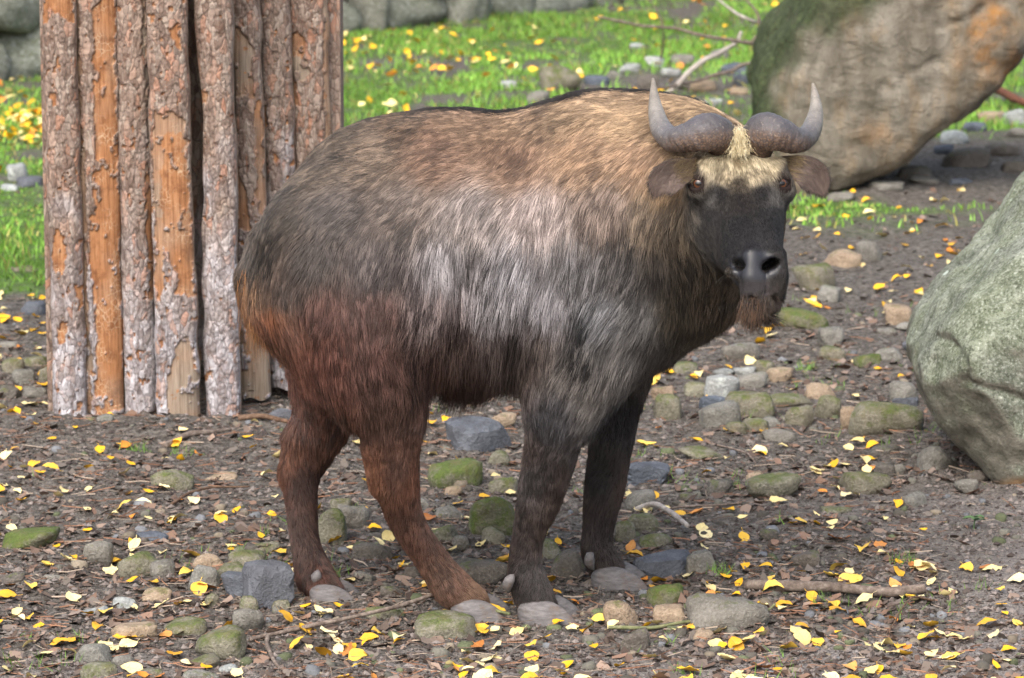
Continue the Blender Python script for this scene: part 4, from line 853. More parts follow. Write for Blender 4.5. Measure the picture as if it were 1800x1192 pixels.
# ears: short fuzz, pale tufts at the opening
for (V, F, Nn, T_) in EARV:
    p_, tri, W3 = sample(V, F, 5000, np.ones(len(V))); n_ = sum(w_ * Nn[tri[:, i]] for i, w_ in enumerate(W3)); n_ /= np.linalg.norm(n_, axis=1)[:, None] + 1e-9
    tg = T_[tri[:, 0] % len(T_)]; ff = (n_ @ VB) > 0; sfr = (tri[:, 0] % 286) // 13 / 22.0
    ln = np.where(ff, .007, .009) * (.6 + .8 * rs.rand(5000)); tuft = ff & (sfr < .33) & (rs.rand(5000) < .5); ln = np.where(tuft, .016 + .012 * rs.rand(5000), ln)
    q = strand(p_, tg + .3 * rs.randn(5000, 3), n_, ln, np.full(5000, .35), np.full(5000, .1)); HPs = np.vstack([HPs, q])
    c0 = np.where(ff[:, None], lin([104, 90, 84]), lin([46, 40, 40])) * (.7 + .6 * rs.rand(5000, 1)); c0 = np.where(tuft[:, None], lin([150, 130, 98]) * (.4 + .6 * rs.rand(5000, 1)), c0)
    HC = np.vstack([HC, c0 * TONE]); HR = np.concatenate([HR, np.full(5000, .00032)])
# tail tuft, belly fringe, hair hanging over the hooves
def extra(a, n, ln, c0, c1, spread, dr, rad=.0005):
    global HPs, HC, HR
    a = np.asarray(a); k_ = rs.randint(len(a), size=n); p_ = a[k_] + rs.randn(n, 3) * spread
    t = np.array(dr, float) + .22 * rs.randn(n, 3); t /= np.linalg.norm(t, axis=1)[:, None]
    q = strand(p_, t, np.tile([0, -1.0, 0], (n, 1)), ln * (.6 + .7 * rs.rand(n)), np.full(n, .1), np.full(n, .2)); HPs = np.vstack([HPs, q])
    mv = rs.rand(n, 1) ** 1.3; HC = np.vstack([HC, (lin(c0) * (1 - mv) + lin(c1) * mv) * TONE]); HR = np.concatenate([HR, np.full(n, rad)])
extra([P(x, y, YM - .075) for x, y in ((446, 490), (450, 515), (456, 530))], 1800, .085, (58, 36, 26), (176, 122, 74), .011, (.22, -.12, -1))
extra([P(x, y, -.215) for x, y in ((1290, 240), (1298, 232), (1307, 240), (1298, 250), (1290, 258), (1308, 258))], 1400, .022, (222, 202, 158), (252, 244, 214), .006, (.0, -.75, -.1), .0004)
bp_ = [hit(x, y, body1) for x in range(1268, 1350, 9) for y in (532, 541, 549)]
bp_ = [q for q in bp_ if q[1] < -.25]
if bp_: extra([q - VB * .004 for q in bp_], 1100, .020, (30, 24, 21), (84, 64, 48), .005, (-.12, -.12, -1), .0004)
bp_ = [q for q in bp_ if 1283 < to_px(q[None])[0, 0] < 1333]
if bp_: extra([q - VB * .004 for q in bp_], 1500, .036, (30, 24, 21), (104, 74, 50), .005, (-.12, -.18, -1), .00042)
m = NT('fur'); hcv = m.attr('col'); hi_ = m.node('ShaderNodeHairInfo')
hcv2 = m.mix(m.ramp(hi_.outputs['Intercept'], [(0.0, .55), (.5, 0.0)]), hcv, m.mix(.5, hcv, (0, 0, 0)))  # strand roots darkened, painting the shade between clumps into the colour
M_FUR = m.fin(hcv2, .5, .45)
def hair_object(name, pts, colr, rad, mat, parent, off):
    n, k_ = pts.shape[:2]; cu = bpy.data.hair_curves.new(name); cu.add_curves([k_] * n)
    cu.attributes['position'].data.foreach_set('vector', (pts - off).astype(np.float32).ravel())
    ra = cu.attributes.get('radius') or cu.attributes.new('radius', 'FLOAT', 'POINT')
    ra.data.foreach_set('value', (rad[:, None] * (1 - .8 * np.linspace(0, 1, k_) ** 1.5)[None]).astype(np.float32).ravel())
    ca = cu.attributes.new('col', 'FLOAT_COLOR', 'CURVE'); ca.data.foreach_set('color', np.concatenate([np.clip(colr, 0, 1), np.ones((n, 1))], 1).astype(np.float32).ravel())
    cu.materials.append(mat); return add(name, cu, parent=parent)
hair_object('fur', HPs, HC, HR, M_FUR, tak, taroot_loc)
print('fur', len(HPs))
# ================================================================== loose stones
STN = [  # px, py centre, width, height (px), type
 (301,840,74,38,'m'),(50,948,97,36,'M'),(262,940,62,20,'s'),(171,972,50,42,'g'),(243,990,74,48,'m'),(285,995,46,34,'g'),(363,985,54,30,'t'),(431,983,66,30,'m'),(359,1014,54,40,'g'),(404,1008,58,34,'m'),(413,1028,50,40,'S'),(470,1030,80,82,'S'),(437,1058,34,36,'m'),(495,1062,34,22,'m'),
 (275,1041,50,27,'t'),(372,1055,26,26,'m'),(233,1103,80,34,'t'),(324,1096,74,34,'m'),(384,1129,92,58,'m'),(437,1092,54,42,'g'),(355,1160,62,28,'m'),(215,1158,38,24,'g'),(165,1147,66,38,'g'),(171,1176,62,30,'m'),(351,1186,64,22,'g'),(264,1180,40,20,'m'),(402,1172,40,18,'p'),(384,836,60,14,'t'),(497,730,56,22,'S'),(184,735,32,18,'g'),(159,1072,60,14,'p'),(217,1059,42,24,'p'),
 (843,762,104,58,'S'),(885,740,46,30,'t'),(802,830,92,52,'M'),(876,804,40,26,'m'),(797,858,32,22,'t'),(867,899,86,76,'M'),(885,848,50,36,'m'),(790,899,56,24,'g'),(779,936,50,34,'m'),(811,945,30,28,'g'),(867,941,40,34,'m'),(654,968,70,36,'d'),(584,927,50,60,'m'),(621,908,54,40,'g'),(600,885,40,28,'m'),(848,1005,100,46,'d'),(1001,994,58,48,'d'),(973,964,40,36,'m'),(1126,872,54,36,'g'),(1140,825,80,42,'S'),
 (1135,913,60,40,'m'),(1098,932,38,40,'m'),(1154,946,62,30,'m'),(1163,987,112,54,'S'),(1232,983,52,48,'g'),(1172,1043,66,40,'M'),(1091,1080,60,46,'t'),(1177,1075,56,34,'t'),(1117,1124,54,46,'d'),(1280,1070,134,64,'g'),(1235,1115,38,20,'t'),(783,1100,112,48,'m'),(670,1073,60,26,'m'),(723,1006,30,24,'d'),(1173,716,50,44,'m'),(1165,686,42,26,'t'),
 (1410,559,84,36,'M'),(1304,613,66,38,'g'),(1463,591,44,36,'g'),(1466,621,48,26,'m'),(1578,554,50,36,'t'),(1559,579,34,16,'g'),(1592,574,36,14,'g'),(1525,633,50,22,'M'),(1562,618,50,24,'g'),(1612,612,48,22,'S'),(1204,646,46,22,'m'),(1273,650,36,14,'p'),(1270,678,62,46,'p'),(1256,704,48,32,'S'),(1226,683,44,28,'m'),(1319,668,66,28,'g'),(1310,653,40,18,'p'),(1344,646,36,30,'m'),(1374,655,48,28,'t'),
 (1319,708,86,50,'m'),(1267,730,70,42,'g'),(1295,750,42,26,'m'),(1329,741,46,30,'m'),(1357,741,34,26,'g'),(1394,702,84,24,'m'),(1444,686,54,34,'t'),(1456,716,48,38,'m'),(1407,732,50,34,'m'),(1369,763,58,24,'g'),(1562,733,130,62,'m'),(1497,735,38,42,'t'),(1590,683,48,42,'g'),(1232,793,76,22,'m'),(1363,853,94,42,'m'),(1330,836,36,28,'t'),(1265,852,46,32,'d'),(1528,847,88,42,'m'),(1556,829,36,28,'d'),(1580,825,24,20,'g'),(1655,800,72,46,'g'),(1472,890,52,20,'m'),(1609,877,46,28,'g'),
 (1434,483,74,48,'m'),(1485,452,66,30,'t'),(1529,436,44,38,'g'),(1458,514,38,30,'g'),(1416,980,54,30,'d'),(1352,938,36,26,'d'),(1592,705,44,18,'S'),(1560,790,60,18,'d'),(1700,852,40,26,'g'),
 (58,541,46,26,'s'),(22,640,40,28,'m'),(62,632,44,22,'m'),(40,662,40,26,'g'),(82,655,30,30,'m'),(12,690,40,22,'d'),(60,690,40,20,'g'),(15,610,44,18,'g'),(45,470,44,14,'m'),(20,1010,50,20,'d'),(95,1010,36,18,'g'),(545,985,40,20,'g'),(470,965,46,18,'m'),(700,890,36,22,'d'),(690,1040,44,18,'d'),(640,1010,40,18,'g'),(1210,870,34,18,'d'),(740,880,30,20,'g'),(1720,840,36,22,'d'),
 (985,138,70,46,'m'),(945,172,40,26,'g'),(895,148,30,14,'p'),(1140,146,40,34,'d'),(1105,120,40,16,'p'),(1050,140,44,18,'s'),(1150,108,34,18,'p'),(1200,105,40,20,'g'),(1235,150,50,24,'t'),(1290,120,44,22,'s'),(1265,95,30,16,'g'),(1310,140,36,18,'s'),(1205,150,36,16,'d'),(1180,128,36,14,'p'),(1255,180,34,14,'p'),(1195,185,28,20,'d'),(1120,80,26,10,'p'),(1300,160,34,14,'t'),(1080,130,30,14,'g'),
 (1745,205,52,20,'t'),(1785,205,44,30,'p'),(1715,222,40,18,'s'),(1680,240,50,26,'p'),(1660,262,36,18,'s'),(1790,232,44,18,'g'),(1765,262,70,24,'d'),(1700,275,90,36,'d'),(1610,300,60,24,'d'),(1560,325,60,16,'g'),(1480,345,50,14,'g'),(1690,318,40,12,'s'),(1625,318,50,12,'g'),(1590,300,24,14,'t'),(1790,290,60,24,'d'),
 (85,75,1,1,'x'),(30,300,36,30,'p'),(50,320,46,18,'s'),(15,330,30,12,'p')]
TXT = {'m': 'olive mossy rounded stone', 'M': 'bright green moss covered stone', 'g': 'plain grey rounded stone', 's': 'smooth blue grey flat stone', 'S': 'angular blue grey slate', 't': 'tan sandy brown stone', 'p': 'pale whitish stone', 'd': 'dark brown grey stone'}
SFOOT = []
MARKS = [(330, 790, 'in front of the log screen'), (60, 620, 'on soil beside the log screen edge'), (470, 740, 'at the corner foot of the log screen'), (440, 1010, 'in the stone cluster behind the far hind hoof'), (250, 960, 'in the cobble group before the log screen'), (330, 1120, 'by the fork of the long bent twig'), (180, 1150, 'on open soil away from the long bent twig'),
 (60, 950, 'on leaf strewn soil clear of the log screen'), (590, 930, 'between the hind legs'), (660, 1050, 'between the hind hooves'), (800, 1090, 'under the greenish twig by the hind hoof'), (830, 780, 'beneath the belly fringe'), (850, 880, 'between hind and front legs'), (860, 990, 'behind the near front hoof'), (1000, 980, 'between the front hooves'), (1140, 930, 'under the pale stick by the far front leg'), (1150, 830, 'beyond the far front knee'),
 (1200, 990, 'beside the far front hoof'), (1150, 1080, 'ahead of the near front hoof'), (1280, 1090, 'along the thin green brown twig'), (1450, 1050, 'beside the thick straight stick'), (1450, 950, 'on soil beyond the thick straight stick'), (1180, 690, 'below the chest fringe'), (1310, 690, 'in the big stone cluster below the beard'), (1430, 710, 'at the edge of the big stone cluster'), (1560, 720, 'beside the undercut of the lichen boulder'), (1370, 850, 'in the cobble row before the lichen boulder'), (1540, 850, 'at the foot of the lichen boulder'),
 (1680, 840, 'under the lichen boulder overhang'), (1320, 600, 'just beyond the beard'), (1420, 550, 'on soil behind the muzzle'), (1560, 590, 'between lichen boulder and muzzle'), (1460, 470, 'on the open soil below the ear'), (1560, 420, 'on soil between the two boulders'), (1000, 140, 'on the lawn above the shoulder hump'), (1200, 130, 'on the lawn around the fallen branch'), (1730, 210, 'behind the sandstone boulder overhang'), (1680, 270, 'in the shade of the sandstone boulder'), (1540, 325, 'along the base of the sandstone boulder'), (40, 320, 'on the lawn beside the log screen'), (1650, 1080, 'on the sandy bank'), (900, 1160, 'on soil in front of the front hooves'), (600, 1150, 'on soil in front of the hind hooves')]
def landmark(x, y): return min(MARKS, key=lambda q: (q[0] - x) ** 2 + ((q[1] - y) * 1.4) ** 2)[2]
def stone_place(px_, py_, w_, h_):
    ft = 'in the back' if py_ < 360 else ''
    g = G(px_, py_ + h_ * .5); D = np.linalg.norm(g - CAM); s = FPX / D; wm = w_ / s
    el_ = math.asin((CAM[2] - g[2]) / D); dep = wm * .8
    hv_ = max((h_ / s - dep * math.sin(el_) * .55) / math.cos(el_), wm * .16)
    return g, wm, dep, hv_
for i, (px_, py_, w_, h_, ty) in enumerate(STN):
    if ty == 'x': continue
    g, wm, dep, hv_ = stone_place(px_, py_, w_, h_); full = hv_ / .72
    r_ = np.random.RandomState(2000 + i)
    V, F = rock(3000 + i, 30 if ty == 'S' else 8 + 7 * r_.rand(), 9 if ty == 'S' else 12, 3 if w_ > 24 else 2, .025 if ty == 'S' else .085, .55 if ty == 'S' else .42)
    V = V * [wm * 1.04, dep, full]; az_ = r_.uniform(-.35, .35); ti = r_.uniform(-.12, .12)
    ca, sa = math.cos(ti), math.sin(ti); V = np.stack([V[:, 0] * ca - V[:, 2] * sa, V[:, 1], V[:, 0] * sa + V[:, 2] * ca], -1)
    loc = np.array([g[0], g[1] + dep * .38, hgt(g[0], g[1] + dep * .38, False).item() + full * .22])
    where = landmark(px_, py_)
    where0 = 'on the lawn behind the animal' if py_ < 200 and px_ < 1330 else ('under the tilted sandstone boulder' if py_ < 360 else ('beside the log screen' if px_ < 520 and py_ < 760 else ('by the takin legs' if 520 < px_ < 1240 and py_ > 700 else ('among leaves in front of the log screen' if px_ < 520 else 'on the leaf strewn soil near the lichen boulder'))))
    key = TXT[ty] + ' ' + where; big = ('large ' if w_ > 78 else ('small ' if w_ < 42 else '')) + ('flat ' if h_ / w_ < .44 else ('tall ' if h_ / w_ > .8 else ''))
    add('stone', mesh_np('stone', V, F, ty not in 'S', SM[ty if ty != 'S' else 's']), loc=loc, rot=(0, 0, az_), label=(big + key), cat='stone', group=big + TXT[ty] + 's ' + where)
    SFOOT.append((loc[0], loc[1], wm * .5, dep * .5, loc[2] + full * .5))
SFOOT = np.array(SFOOT)
def on_stone(x, y, k_=1.0):
    d = ((x[:, None] - SFOOT[None, :, 0]) / (SFOOT[None, :, 2] * k_)) ** 2 + ((y[:, None] - SFOOT[None, :, 1]) / (SFOOT[None, :, 3] * k_)) ** 2
    return (d < 1).any(1)
# ================================================================== branches and sticks
def wood_mat(name, c0, c1, c2):
    m = NT(name); c = m.coord('Object'); n_ = m.noise(m.coord('Object', (1, 1, 1)), 60, 6, .7)
    return m.fin(m.ramp(n_, [(.3, L(*c0)), (.5, L(*c1)), (.72, L(*c2))]), .85, .25, m.bump(n_, .5, .004))
W1 = wood_mat('dead_wood', (70, 60, 54), (108, 96, 88), (150, 138, 128)); W2 = wood_mat('pale_wood', (120, 112, 106), (160, 152, 146), (190, 184, 178)); W3 = wood_mat('green_twig', (70, 74, 50), (104, 108, 76), (136, 132, 104)); W4 = wood_mat('brown_twig', (58, 44, 36), (92, 72, 58), (126, 104, 88))
def stick(name, pts, rpx, mat, label, parent=None, taper=.6, n=40, wob=.004, **kw):
    """pts: (px, py, lift m) laid on the ground, or (px, py, None, Y)"""
    q = np.array([(P(a[0], a[1], a[3]) if len(a) > 3 else G(a[0], a[1]) + [0, 0, a[2]]) for a in pts]); A = spline(q, n)
    s = FPX / np.linalg.norm(A - CAM, axis=1).mean(); r = rpx / s; rad = r * np.linspace(1, taper, n) * (1 + .14 * noise(A, 30, 51))
    A = A + wob * np.stack([noise(A, 12, 52), noise(A, 12, 53), .5 * noise(A, 12, 54)], -1)
    V, F = tube(A, rad, 9); base = A[0].copy(); me = mesh_np(name, V - base, F, True, mat)
    if parent is not None: return add(name, me, parent=parent, loc=base - np.array(parent.location))
    return add(name, me, loc=base, label=label, cat=kw.get('cat', 'stick'), group=kw.get('group'))
stick('stick', [(1312, 1038, .014), (1390, 1044, .018), (1480, 1047, .018), (1560, 1048, .018), (1628, 1046, .016)], 9.5, W1, 'thick straight dead stick lying on sandy soil among yellow leaves', taper=.95)
stick('twig', [(440, 1132, .006), (470, 1124, .01), (540, 1108, .012), (630, 1098, .02), (700, 1090, .03), (760, 1082, .045), (812, 1070, .06)], 4.0, W1, 'long bent grey twig resting over a mossy stone by the hind hoof', taper=.9)
stick('twig', [(470, 1122, .008), (474, 1150, .008), (490, 1180, .006), (520, 1188, .005)], 4.5, W1, 'short forked grey twig in front of the bent long twig', taper=.6)
stick('twig', [(770, 1082, .055), (830, 1086, .03), (896, 1090, .012)], 5, W3, 'short greenish twig in front of the hind hoof', taper=.6)
stick('twig', [(1070, 1110, .008), (1140, 1108, .01), (1210, 1102, .012), (1280, 1100, .012), (1340, 1086, .012), (1362, 1078, .02)], 3.5, W3, 'thin green brown twig lying before the wedge shaped grey stone', taper=.6)
stick('stick', [(1118, 890, .01), (1150, 904, .03), (1180, 924, .03), (1206, 944, .02)], 5.5, W2, 'pale stick lying over mossy stones beside the front leg', taper=.8)
stick('root', [(290, 785, .0), (330, 775, .008), (380, 762, .006), (430, 750, -.004)], 6, W1, 'half buried grey root in the soil before the log screen', taper=.6, cat='root')
stick('twig', [(420, 738, .005), (460, 740, .012), (505, 744, .005)], 6, W4, 'curved dark brown bark twig beside the log screen foot', taper=.7)
stick('twig', [(300, 890, .006), (360, 868, .012), (440, 860, .006)], 3, W4, 'slender brown twig lying before the mossy stone', taper=.5)
stick('twig', [(1215, 775, .004), (1300, 800, .012), (1318, 812, .012), (1330, 822, .004)], 2.2, W1, 'fine grey twig by the long flat stone', taper=.5)
stick('twig', [(1130, 920, .006), (1180, 905, .012), (1260, 896, .01), (1345, 884, .006)], 3, W1, 'fine straight grey twig beyond the pale stick', taper=.5)
stick('twig', [(1640, 1062, .01), (1600, 1078, .03), (1560, 1120, .01)], 2.2, W4, 'wispy brown twig at the end of the thick stick', taper=.5)
YBR = float(G(1180, 168)[1])
br = stick('fallen_branch', [(1337, 92, None, YBR + .1), (1322, 76, None, YBR), (1290, 71, None, YBR - .05), (1235, 62, None, YBR - .1), (1190, 52, None, YBR - .1), (1120, 43, None, YBR - .15), (1052, 30, None, YBR - .2)], 4.2, W1, 'long dead grey branch fallen on the lawn by the sandstone boulder', cat='branch', taper=.5, wob=.01)
stick('limb', [(1165, 172, None, YBR), (1200, 142, None, YBR - .05), (1235, 108, None, YBR - .05), (1270, 92, None, YBR), (1296, 76, None, YBR), (1303, 56, None, YBR)], 5.5, W2, '', parent=br, wob=.01)
stick('limb', [(1366, 66, None, YBR + .1), (1345, 46, None, YBR + .1), (1315, 36, None, YBR), (1285, 18, None, YBR), (1255, -8, None, YBR)], 3.4, W2, '', parent=br, taper=.6, wob=.01)
stick('limb', [(1335, 44, None, YBR), (1330, 22, None, YBR), (1312, 0, None, YBR), (1300, -20, None, YBR)], 2.6, W1, '', parent=br, taper=.6)
stick('limb', [(1322, 72, None, YBR), (1332, 60, None, YBR), (1335, 44, None, YBR + .02)], 2.6, W1, '', parent=br, taper=.8)
stick('limb', [(1162, 104, None, YBR), (1166, 60, None, YBR - .1), (1160, 30, None, YBR - .1), (1142, 0, None, YBR - .1)], 1.8, W1, '', parent=br, taper=.6)
stick('fallen_branch', [(1332, 146, .1), (1270, 158, .08), (1220, 166, .06), (1150, 172, .04)], 4, W1, 'straight thin fallen branch between lawn stones and sandstone boulder', cat='branch', taper=.6, wob=.01)
stick('rotten_log', [(1690, 186, .03), (1735, 176, .06), (1790, 196, .05), (1830, 204, .03)], 9, wood_mat('rotten_wood', (52, 34, 26), (92, 58, 44), (140, 96, 74)), 'reddish rotten log among stones behind the tilted boulder', cat='log', taper=.7)
# ================================================================== small plant in the sand
m = NT('plant_leaf'); M_PL = m.fin(m.ramp(m.noise(m.coord('Object'), 60, 3), [(.3, L(58, 84, 52)), (.7, L(96, 124, 80))]), .6, .3)
pb_ = G(1712, 930); pr_ = add('small_plant', None, loc=pb_, label='tiny green leafed weed sprouting from the sand below the boulder', cat='plant')
V, F = tube(spline([(0, 0, -.01), (.0, 0, .012), (.004, .004, .026)], 8), .0016, 6); add('stem', mesh_np('stem', V, F, True, M_PL), parent=pr_)
lt = np.linspace(0, 1, 9); lw = .009 * np.sin(np.pi * lt ** .8) ** .8
for k_ in range(6):
    an = k_ * 1.05 + .3; V = np.array([[t * .028, s * lw[j], .012 * t - .012 * t * t + .003 * abs(s)] for j, t in enumerate(lt) for s in (-1, 0, 1)])
    ca, sa = math.cos(an), math.sin(an); V = np.stack([V[:, 0] * ca - V[:, 1] * sa, V[:, 0] * sa + V[:, 1] * ca, V[:, 2] + .018 + .002 * k_], -1)
    add('leaf', mesh_np('leaf', V, grid_faces(9, 3), True, M_PL), parent=pr_)
# ================================================================== fallen leaves
def leaf_shape(seed, ns=8):
    r_ = np.random.RandomState(seed); t = np.linspace(0, 1, ns); wd = (np.sin(np.pi * t ** (.62 + .3 * r_.rand())) ** .8) * (.30 + .12 * r_.rand()); wd[-1] = .005
    fold = r_.uniform(.05, .5); curl = r_.uniform(-.55, .8); tw = r_.uniform(-.7, .7); bend = r_.uniform(-.15, .15)
    V = []
    for j in range(ns):
        for s in (-1, -.5, 0, .5, 1):
            x = t[j] - .5; y = s * wd[j] + bend * (x * x * 4 - .5); z = abs(s) * wd[j] * fold + curl * (x * x) - .1 * curl + tw * x * s * wd[j] + .03 * r_.randn() * abs(s)
            V.append((x, y, z))
    V = np.array(V); F = grid_faces(ns, 5)
    st = np.array([[-.5, -.012, V[2, 2]], [-.5, .012, V[2, 2]], [-.74, .012 + bend, V[2, 2] + .04], [-.74, -.012 + bend, V[2, 2] + .04]]); F = np.vstack([F, np.array([[0, 1, 2, 3]]) + len(V)])
    V = np.vstack([V, st]); V[:, 2] -= V[:, 2].min() + .0
    return V, F
def leaf_mat(name, cols):
    m = NT(name); c = m.coord('Object'); r = m.rnd(); n_ = m.noise(c, 3.5, 5, .6); y_ = m.math('ABSOLUTE', m.sep(c)[1])
    col = m.ramp(m.math('ADD', m.math('MULTIPLY', r, .7), m.math('MULTIPLY', n_, .35)), [(.15, L(*cols[0])), (.5, L(*cols[1])), (.85, L(*cols[2]))])
    col = m.mix(m.ramp(m.noise(c, 9, 4, .7), [(.6, 0.0), (.72, .7)]), col, L(120, 84, 44)); col = m.mix(m.ramp(y_, [(.0, .4), (.03, 0.0)]), col, L(200, 160, 90))
    return m.fin(col, .55, .35, m.bump(m.noise(c, 6, 4), .3, .01))
LMAT = [leaf_mat('leaf_yellow', [(196, 142, 34), (218, 172, 52), (228, 194, 92)]), leaf_mat('leaf_cream', [(206, 184, 120), (224, 206, 146), (232, 218, 172)]), leaf_mat('leaf_orange', [(150, 92, 48), (186, 122, 58), (206, 148, 82)])]
LTX = ['bright yellow fallen leaf lying on the soil', 'pale cream fallen leaf lying on the soil', 'orange brown fallen leaf lying on the soil']
LMS = [[mesh_np('leaf', *leaf_shape(500 + 10 * k_ + j), True, LMAT[k_]) for j in range(7)] for k_ in range(3)]
cand = []
while len(cand) < 640:
    x, y = rs.uniform(-60, 1860), 545 + 690 * rs.rand() ** .8
    if x > 1600 and 350 < y < 900: continue
    if x < 620 and y < 735 and x > 75: continue
    if y < 1115 and x > 1600 + (1000 - y) * .0 and y < 1000 and rs.rand() < .75: continue
    cand.append((x, y))
for _ in range(45): cand.append((rs.uniform(1050, 1830), rs.uniform(1000, 1200)))
for _ in range(70): cand.append((rs.uniform(1395, 1700), rs.uniform(335, 560)))
for _ in range(45): cand.append((rs.uniform(-40, 78), rs.uniform(520, 740)))
cand = np.array(cand); g = G(cand[:, 0], cand[:, 1]); ok = ~on_stone(g[:, 0], g[:, 1], 1.0); g = g[ok]; cand = cand[ok]
sz = .024 + .030 * rs.rand(len(g)) ** 1.3; big = np.argsort(-(sz * FPX / np.linalg.norm(g - CAM, axis=1)))[:300]; isb = np.zeros(len(g), bool); isb[big] = True
restV, restF, restC, ro = [], [], [], 0
def leaf_tf(V, s, eul, p): return (V * s) @ np.array(Matrix.Identity(3)) if eul is None else (V * s) @ np.array(__import__('mathutils').Euler(eul).to_matrix()).T + p
for i in range(len(g)):
    k_ = rs.choice(3, p=[.47, .43, .10]); eul = (rs.normal(0, .28), rs.normal(0, .28), rs.uniform(0, 6.283)); p_ = g[i] + [0, 0, .004 + .004 * rs.rand()]
    if isb[i]: add('fallen_leaf', LMS[k_][rs.randint(7)], loc=p_, rot=eul, scale=(sz[i],) * 3, label=LTX[k_].split(' lying')[0] + ' ' + landmark(*cand[i]), cat='leaf', group=LTX[k_].split(' fallen')[0] + ' leaves ' + landmark(*cand[i]))
    else:
        V, F = leaf_shape(700 + i % 20, 5); restV.append(leaf_tf(V, sz[i], eul, p_)); restF.append(F + ro); ro += len(V); restC.append(np.tile(lin([(222, 170, 36), (222, 204, 146), (200, 128, 50)][k_]) * (.8 + .35 * rs.rand()), (len(V), 1)))
# leaves on the lawn
LQ = []
for i in range(520):
    if i < 130: x, y = rs.normal(35, 45), rs.normal(225, 22)
    elif i < 205: x, y = 575 + 330 * rs.rand() ** 1.4, 55 + rs.rand() * 85
    else: x, y = rs.uniform(-50, 1400), rs.uniform(-10, 330)
    if y < (205 - (x + 500) * .125) - 5: continue
    LQ.append((x, y))
LQ = np.array(LQ); LG_ = G(LQ[:, 0], LQ[:, 1]) + [0, 0, .018]
for i, p_ in enumerate(LG_):
    s = .036 + .024 * rs.rand(); V, F = leaf_shape(700 + i % 20, 5); k_ = rs.choice(3, p=[.5, .38, .12])
    restV.append(leaf_tf(V, s, (rs.normal(0, .4) + .2, rs.normal(0, .4), rs.uniform(0, 6.28)), p_)); restF.append(F + ro); ro += len(V); restC.append(np.tile(lin([(228, 178, 40), (226, 208, 140), (206, 136, 56)][k_]) * (.8 + .35 * rs.rand()), (len(V), 1)))
m = NT('leaf_rest'); M_LR = m.fin(m.attr('col'), .6, .3)
me = mesh_np('leaf_scatter', np.vstack(restV), np.vstack(restF), True, M_LR); vcol(me, 'col', np.vstack(restC)); add('leaf_scatter', me, kind='stuff', label='scatter of small yellow leaves over soil and lawn')
# ================================================================== litter: brown leaf bits, needles, crumbs (stuff)
def ground_px(n, lo=520, hi=1230, pw=.85):
    x = rs.uniform(-120, 1920, n); y = lo + (hi - lo) * rs.rand(n) ** pw; k_ = ~((x > 1330) & (x < 1600) & (y < 340)); g_ = G(x[k_], y[k_]); return g_
def litter(n):
    g_ = np.vstack([ground_px(int(n * .85)), ground_px(int(n * .15), 335, 560, 1)]); n = len(g_)
    dn = .5 + .5 * fbm(g_, 3, 3, 401) ; keep = (rs.rand(n) < dn + .25) & ~((g_[:, 0] > .95) & (g_[:, 1] < 1.1) & (g_[:, 1] > .1) & (rs.rand(n) < .85)) & (rs.rand(n) > .9 * grass_mask(g_[:, 0], g_[:, 1])); g_ = g_[keep]; n = len(g_)
    s = .004 + .018 * rs.rand(n) ** 2.2; th = rs.rand(n) * 6.283; a = np.stack([np.cos(th), np.sin(th), .25 * rs.randn(n)], -1) * s[:, None]; b = np.stack([-np.sin(th), np.cos(th), .35 * rs.randn(n)], -1) * (s * (.35 + .5 * rs.rand(n)))[:, None]
    up = np.array([0, 0, 1.0]) * (s * rs.uniform(-.1, .5, n))[:, None]; c_ = g_ + [0, 0, .003]
    V = np.stack([c_ - a * .9 - b * .3, c_ - b + up * .4, c_ + a * .8 - b * .5, c_ + a + b * .3 + up, c_ + b * .9, c_ - a * .8 + b * .5 + up], 1).reshape(-1, 3); i0 = np.arange(n)[:, None] * 6
    F = np.vstack([i0 + [0, 1, 2], i0 + [0, 2, 4], i0 + [2, 3, 4], i0 + [0, 4, 5]])
    pal = lin(np.array([(98, 82, 73), (114, 94, 82), (88, 76, 69), (132, 114, 102), (78, 66, 60), (122, 98, 84), (118, 105, 97), (106, 98, 91)])); C = pal[rs.randint(len(pal), size=n)] * (.7 + .5 * rs.rand(n, 1))
    return V, F, np.repeat(C, 6, 0)
m = NT('litter'); M_LIT = m.fin(m.attr('col'), .8, .25)
V, F, C = litter(15000); me = mesh_np('leaf_litter', V, F, False, M_LIT); vcol(me, 'col', C); add('leaf_litter', me, kind='stuff', label='brown broken leaf litter over the dark soil')
g_ = ground_px(4200); n = len(g_); k_ = ~((g_[:, 0] > .95) & (g_[:, 1] < 1.1) & (rs.rand(n) < .8)); g_ = g_[k_]; n = len(g_)
th = rs.rand(n) * 6.283; ln = .02 + .06 * rs.rand(n) ** 1.5; a = np.stack([np.cos(th), np.sin(th), .10 * rs.randn(n)], -1) * ln[:, None] * .5; rd = (.0006 + .0010 * rs.rand(n) ** 3)[:, None]; b = np.stack([-np.sin(th), np.cos(th), 0 * th], -1) * rd; z = np.array([0, 0, 1.0]) * rd * 1.6; c_ = g_ + [0, 0, .005]; bn = b * (rs.randn(n) * 6)[:, None]
V = np.stack([c_ - a - b, c_ - a + b, c_ - a + z, c_ + bn - b, c_ + bn + b, c_ + bn + z, c_ + a - b, c_ + a + b, c_ + a + z], 1).reshape(-1, 3); i0 = np.arange(n)[:, None] * 9
F = np.vstack([i0 + q for q in ([0, 3, 5], [0, 5, 2], [3, 6, 8], [3, 8, 5], [1, 2, 5], [1, 5, 4], [4, 5, 8], [4, 8, 7])]); C = lin(np.array([(112, 80, 62), (140, 104, 82), (86, 72, 64), (150, 136, 122)]))[rs.randint(4, size=n)] * (.7 + .5 * rs.rand(n, 1))
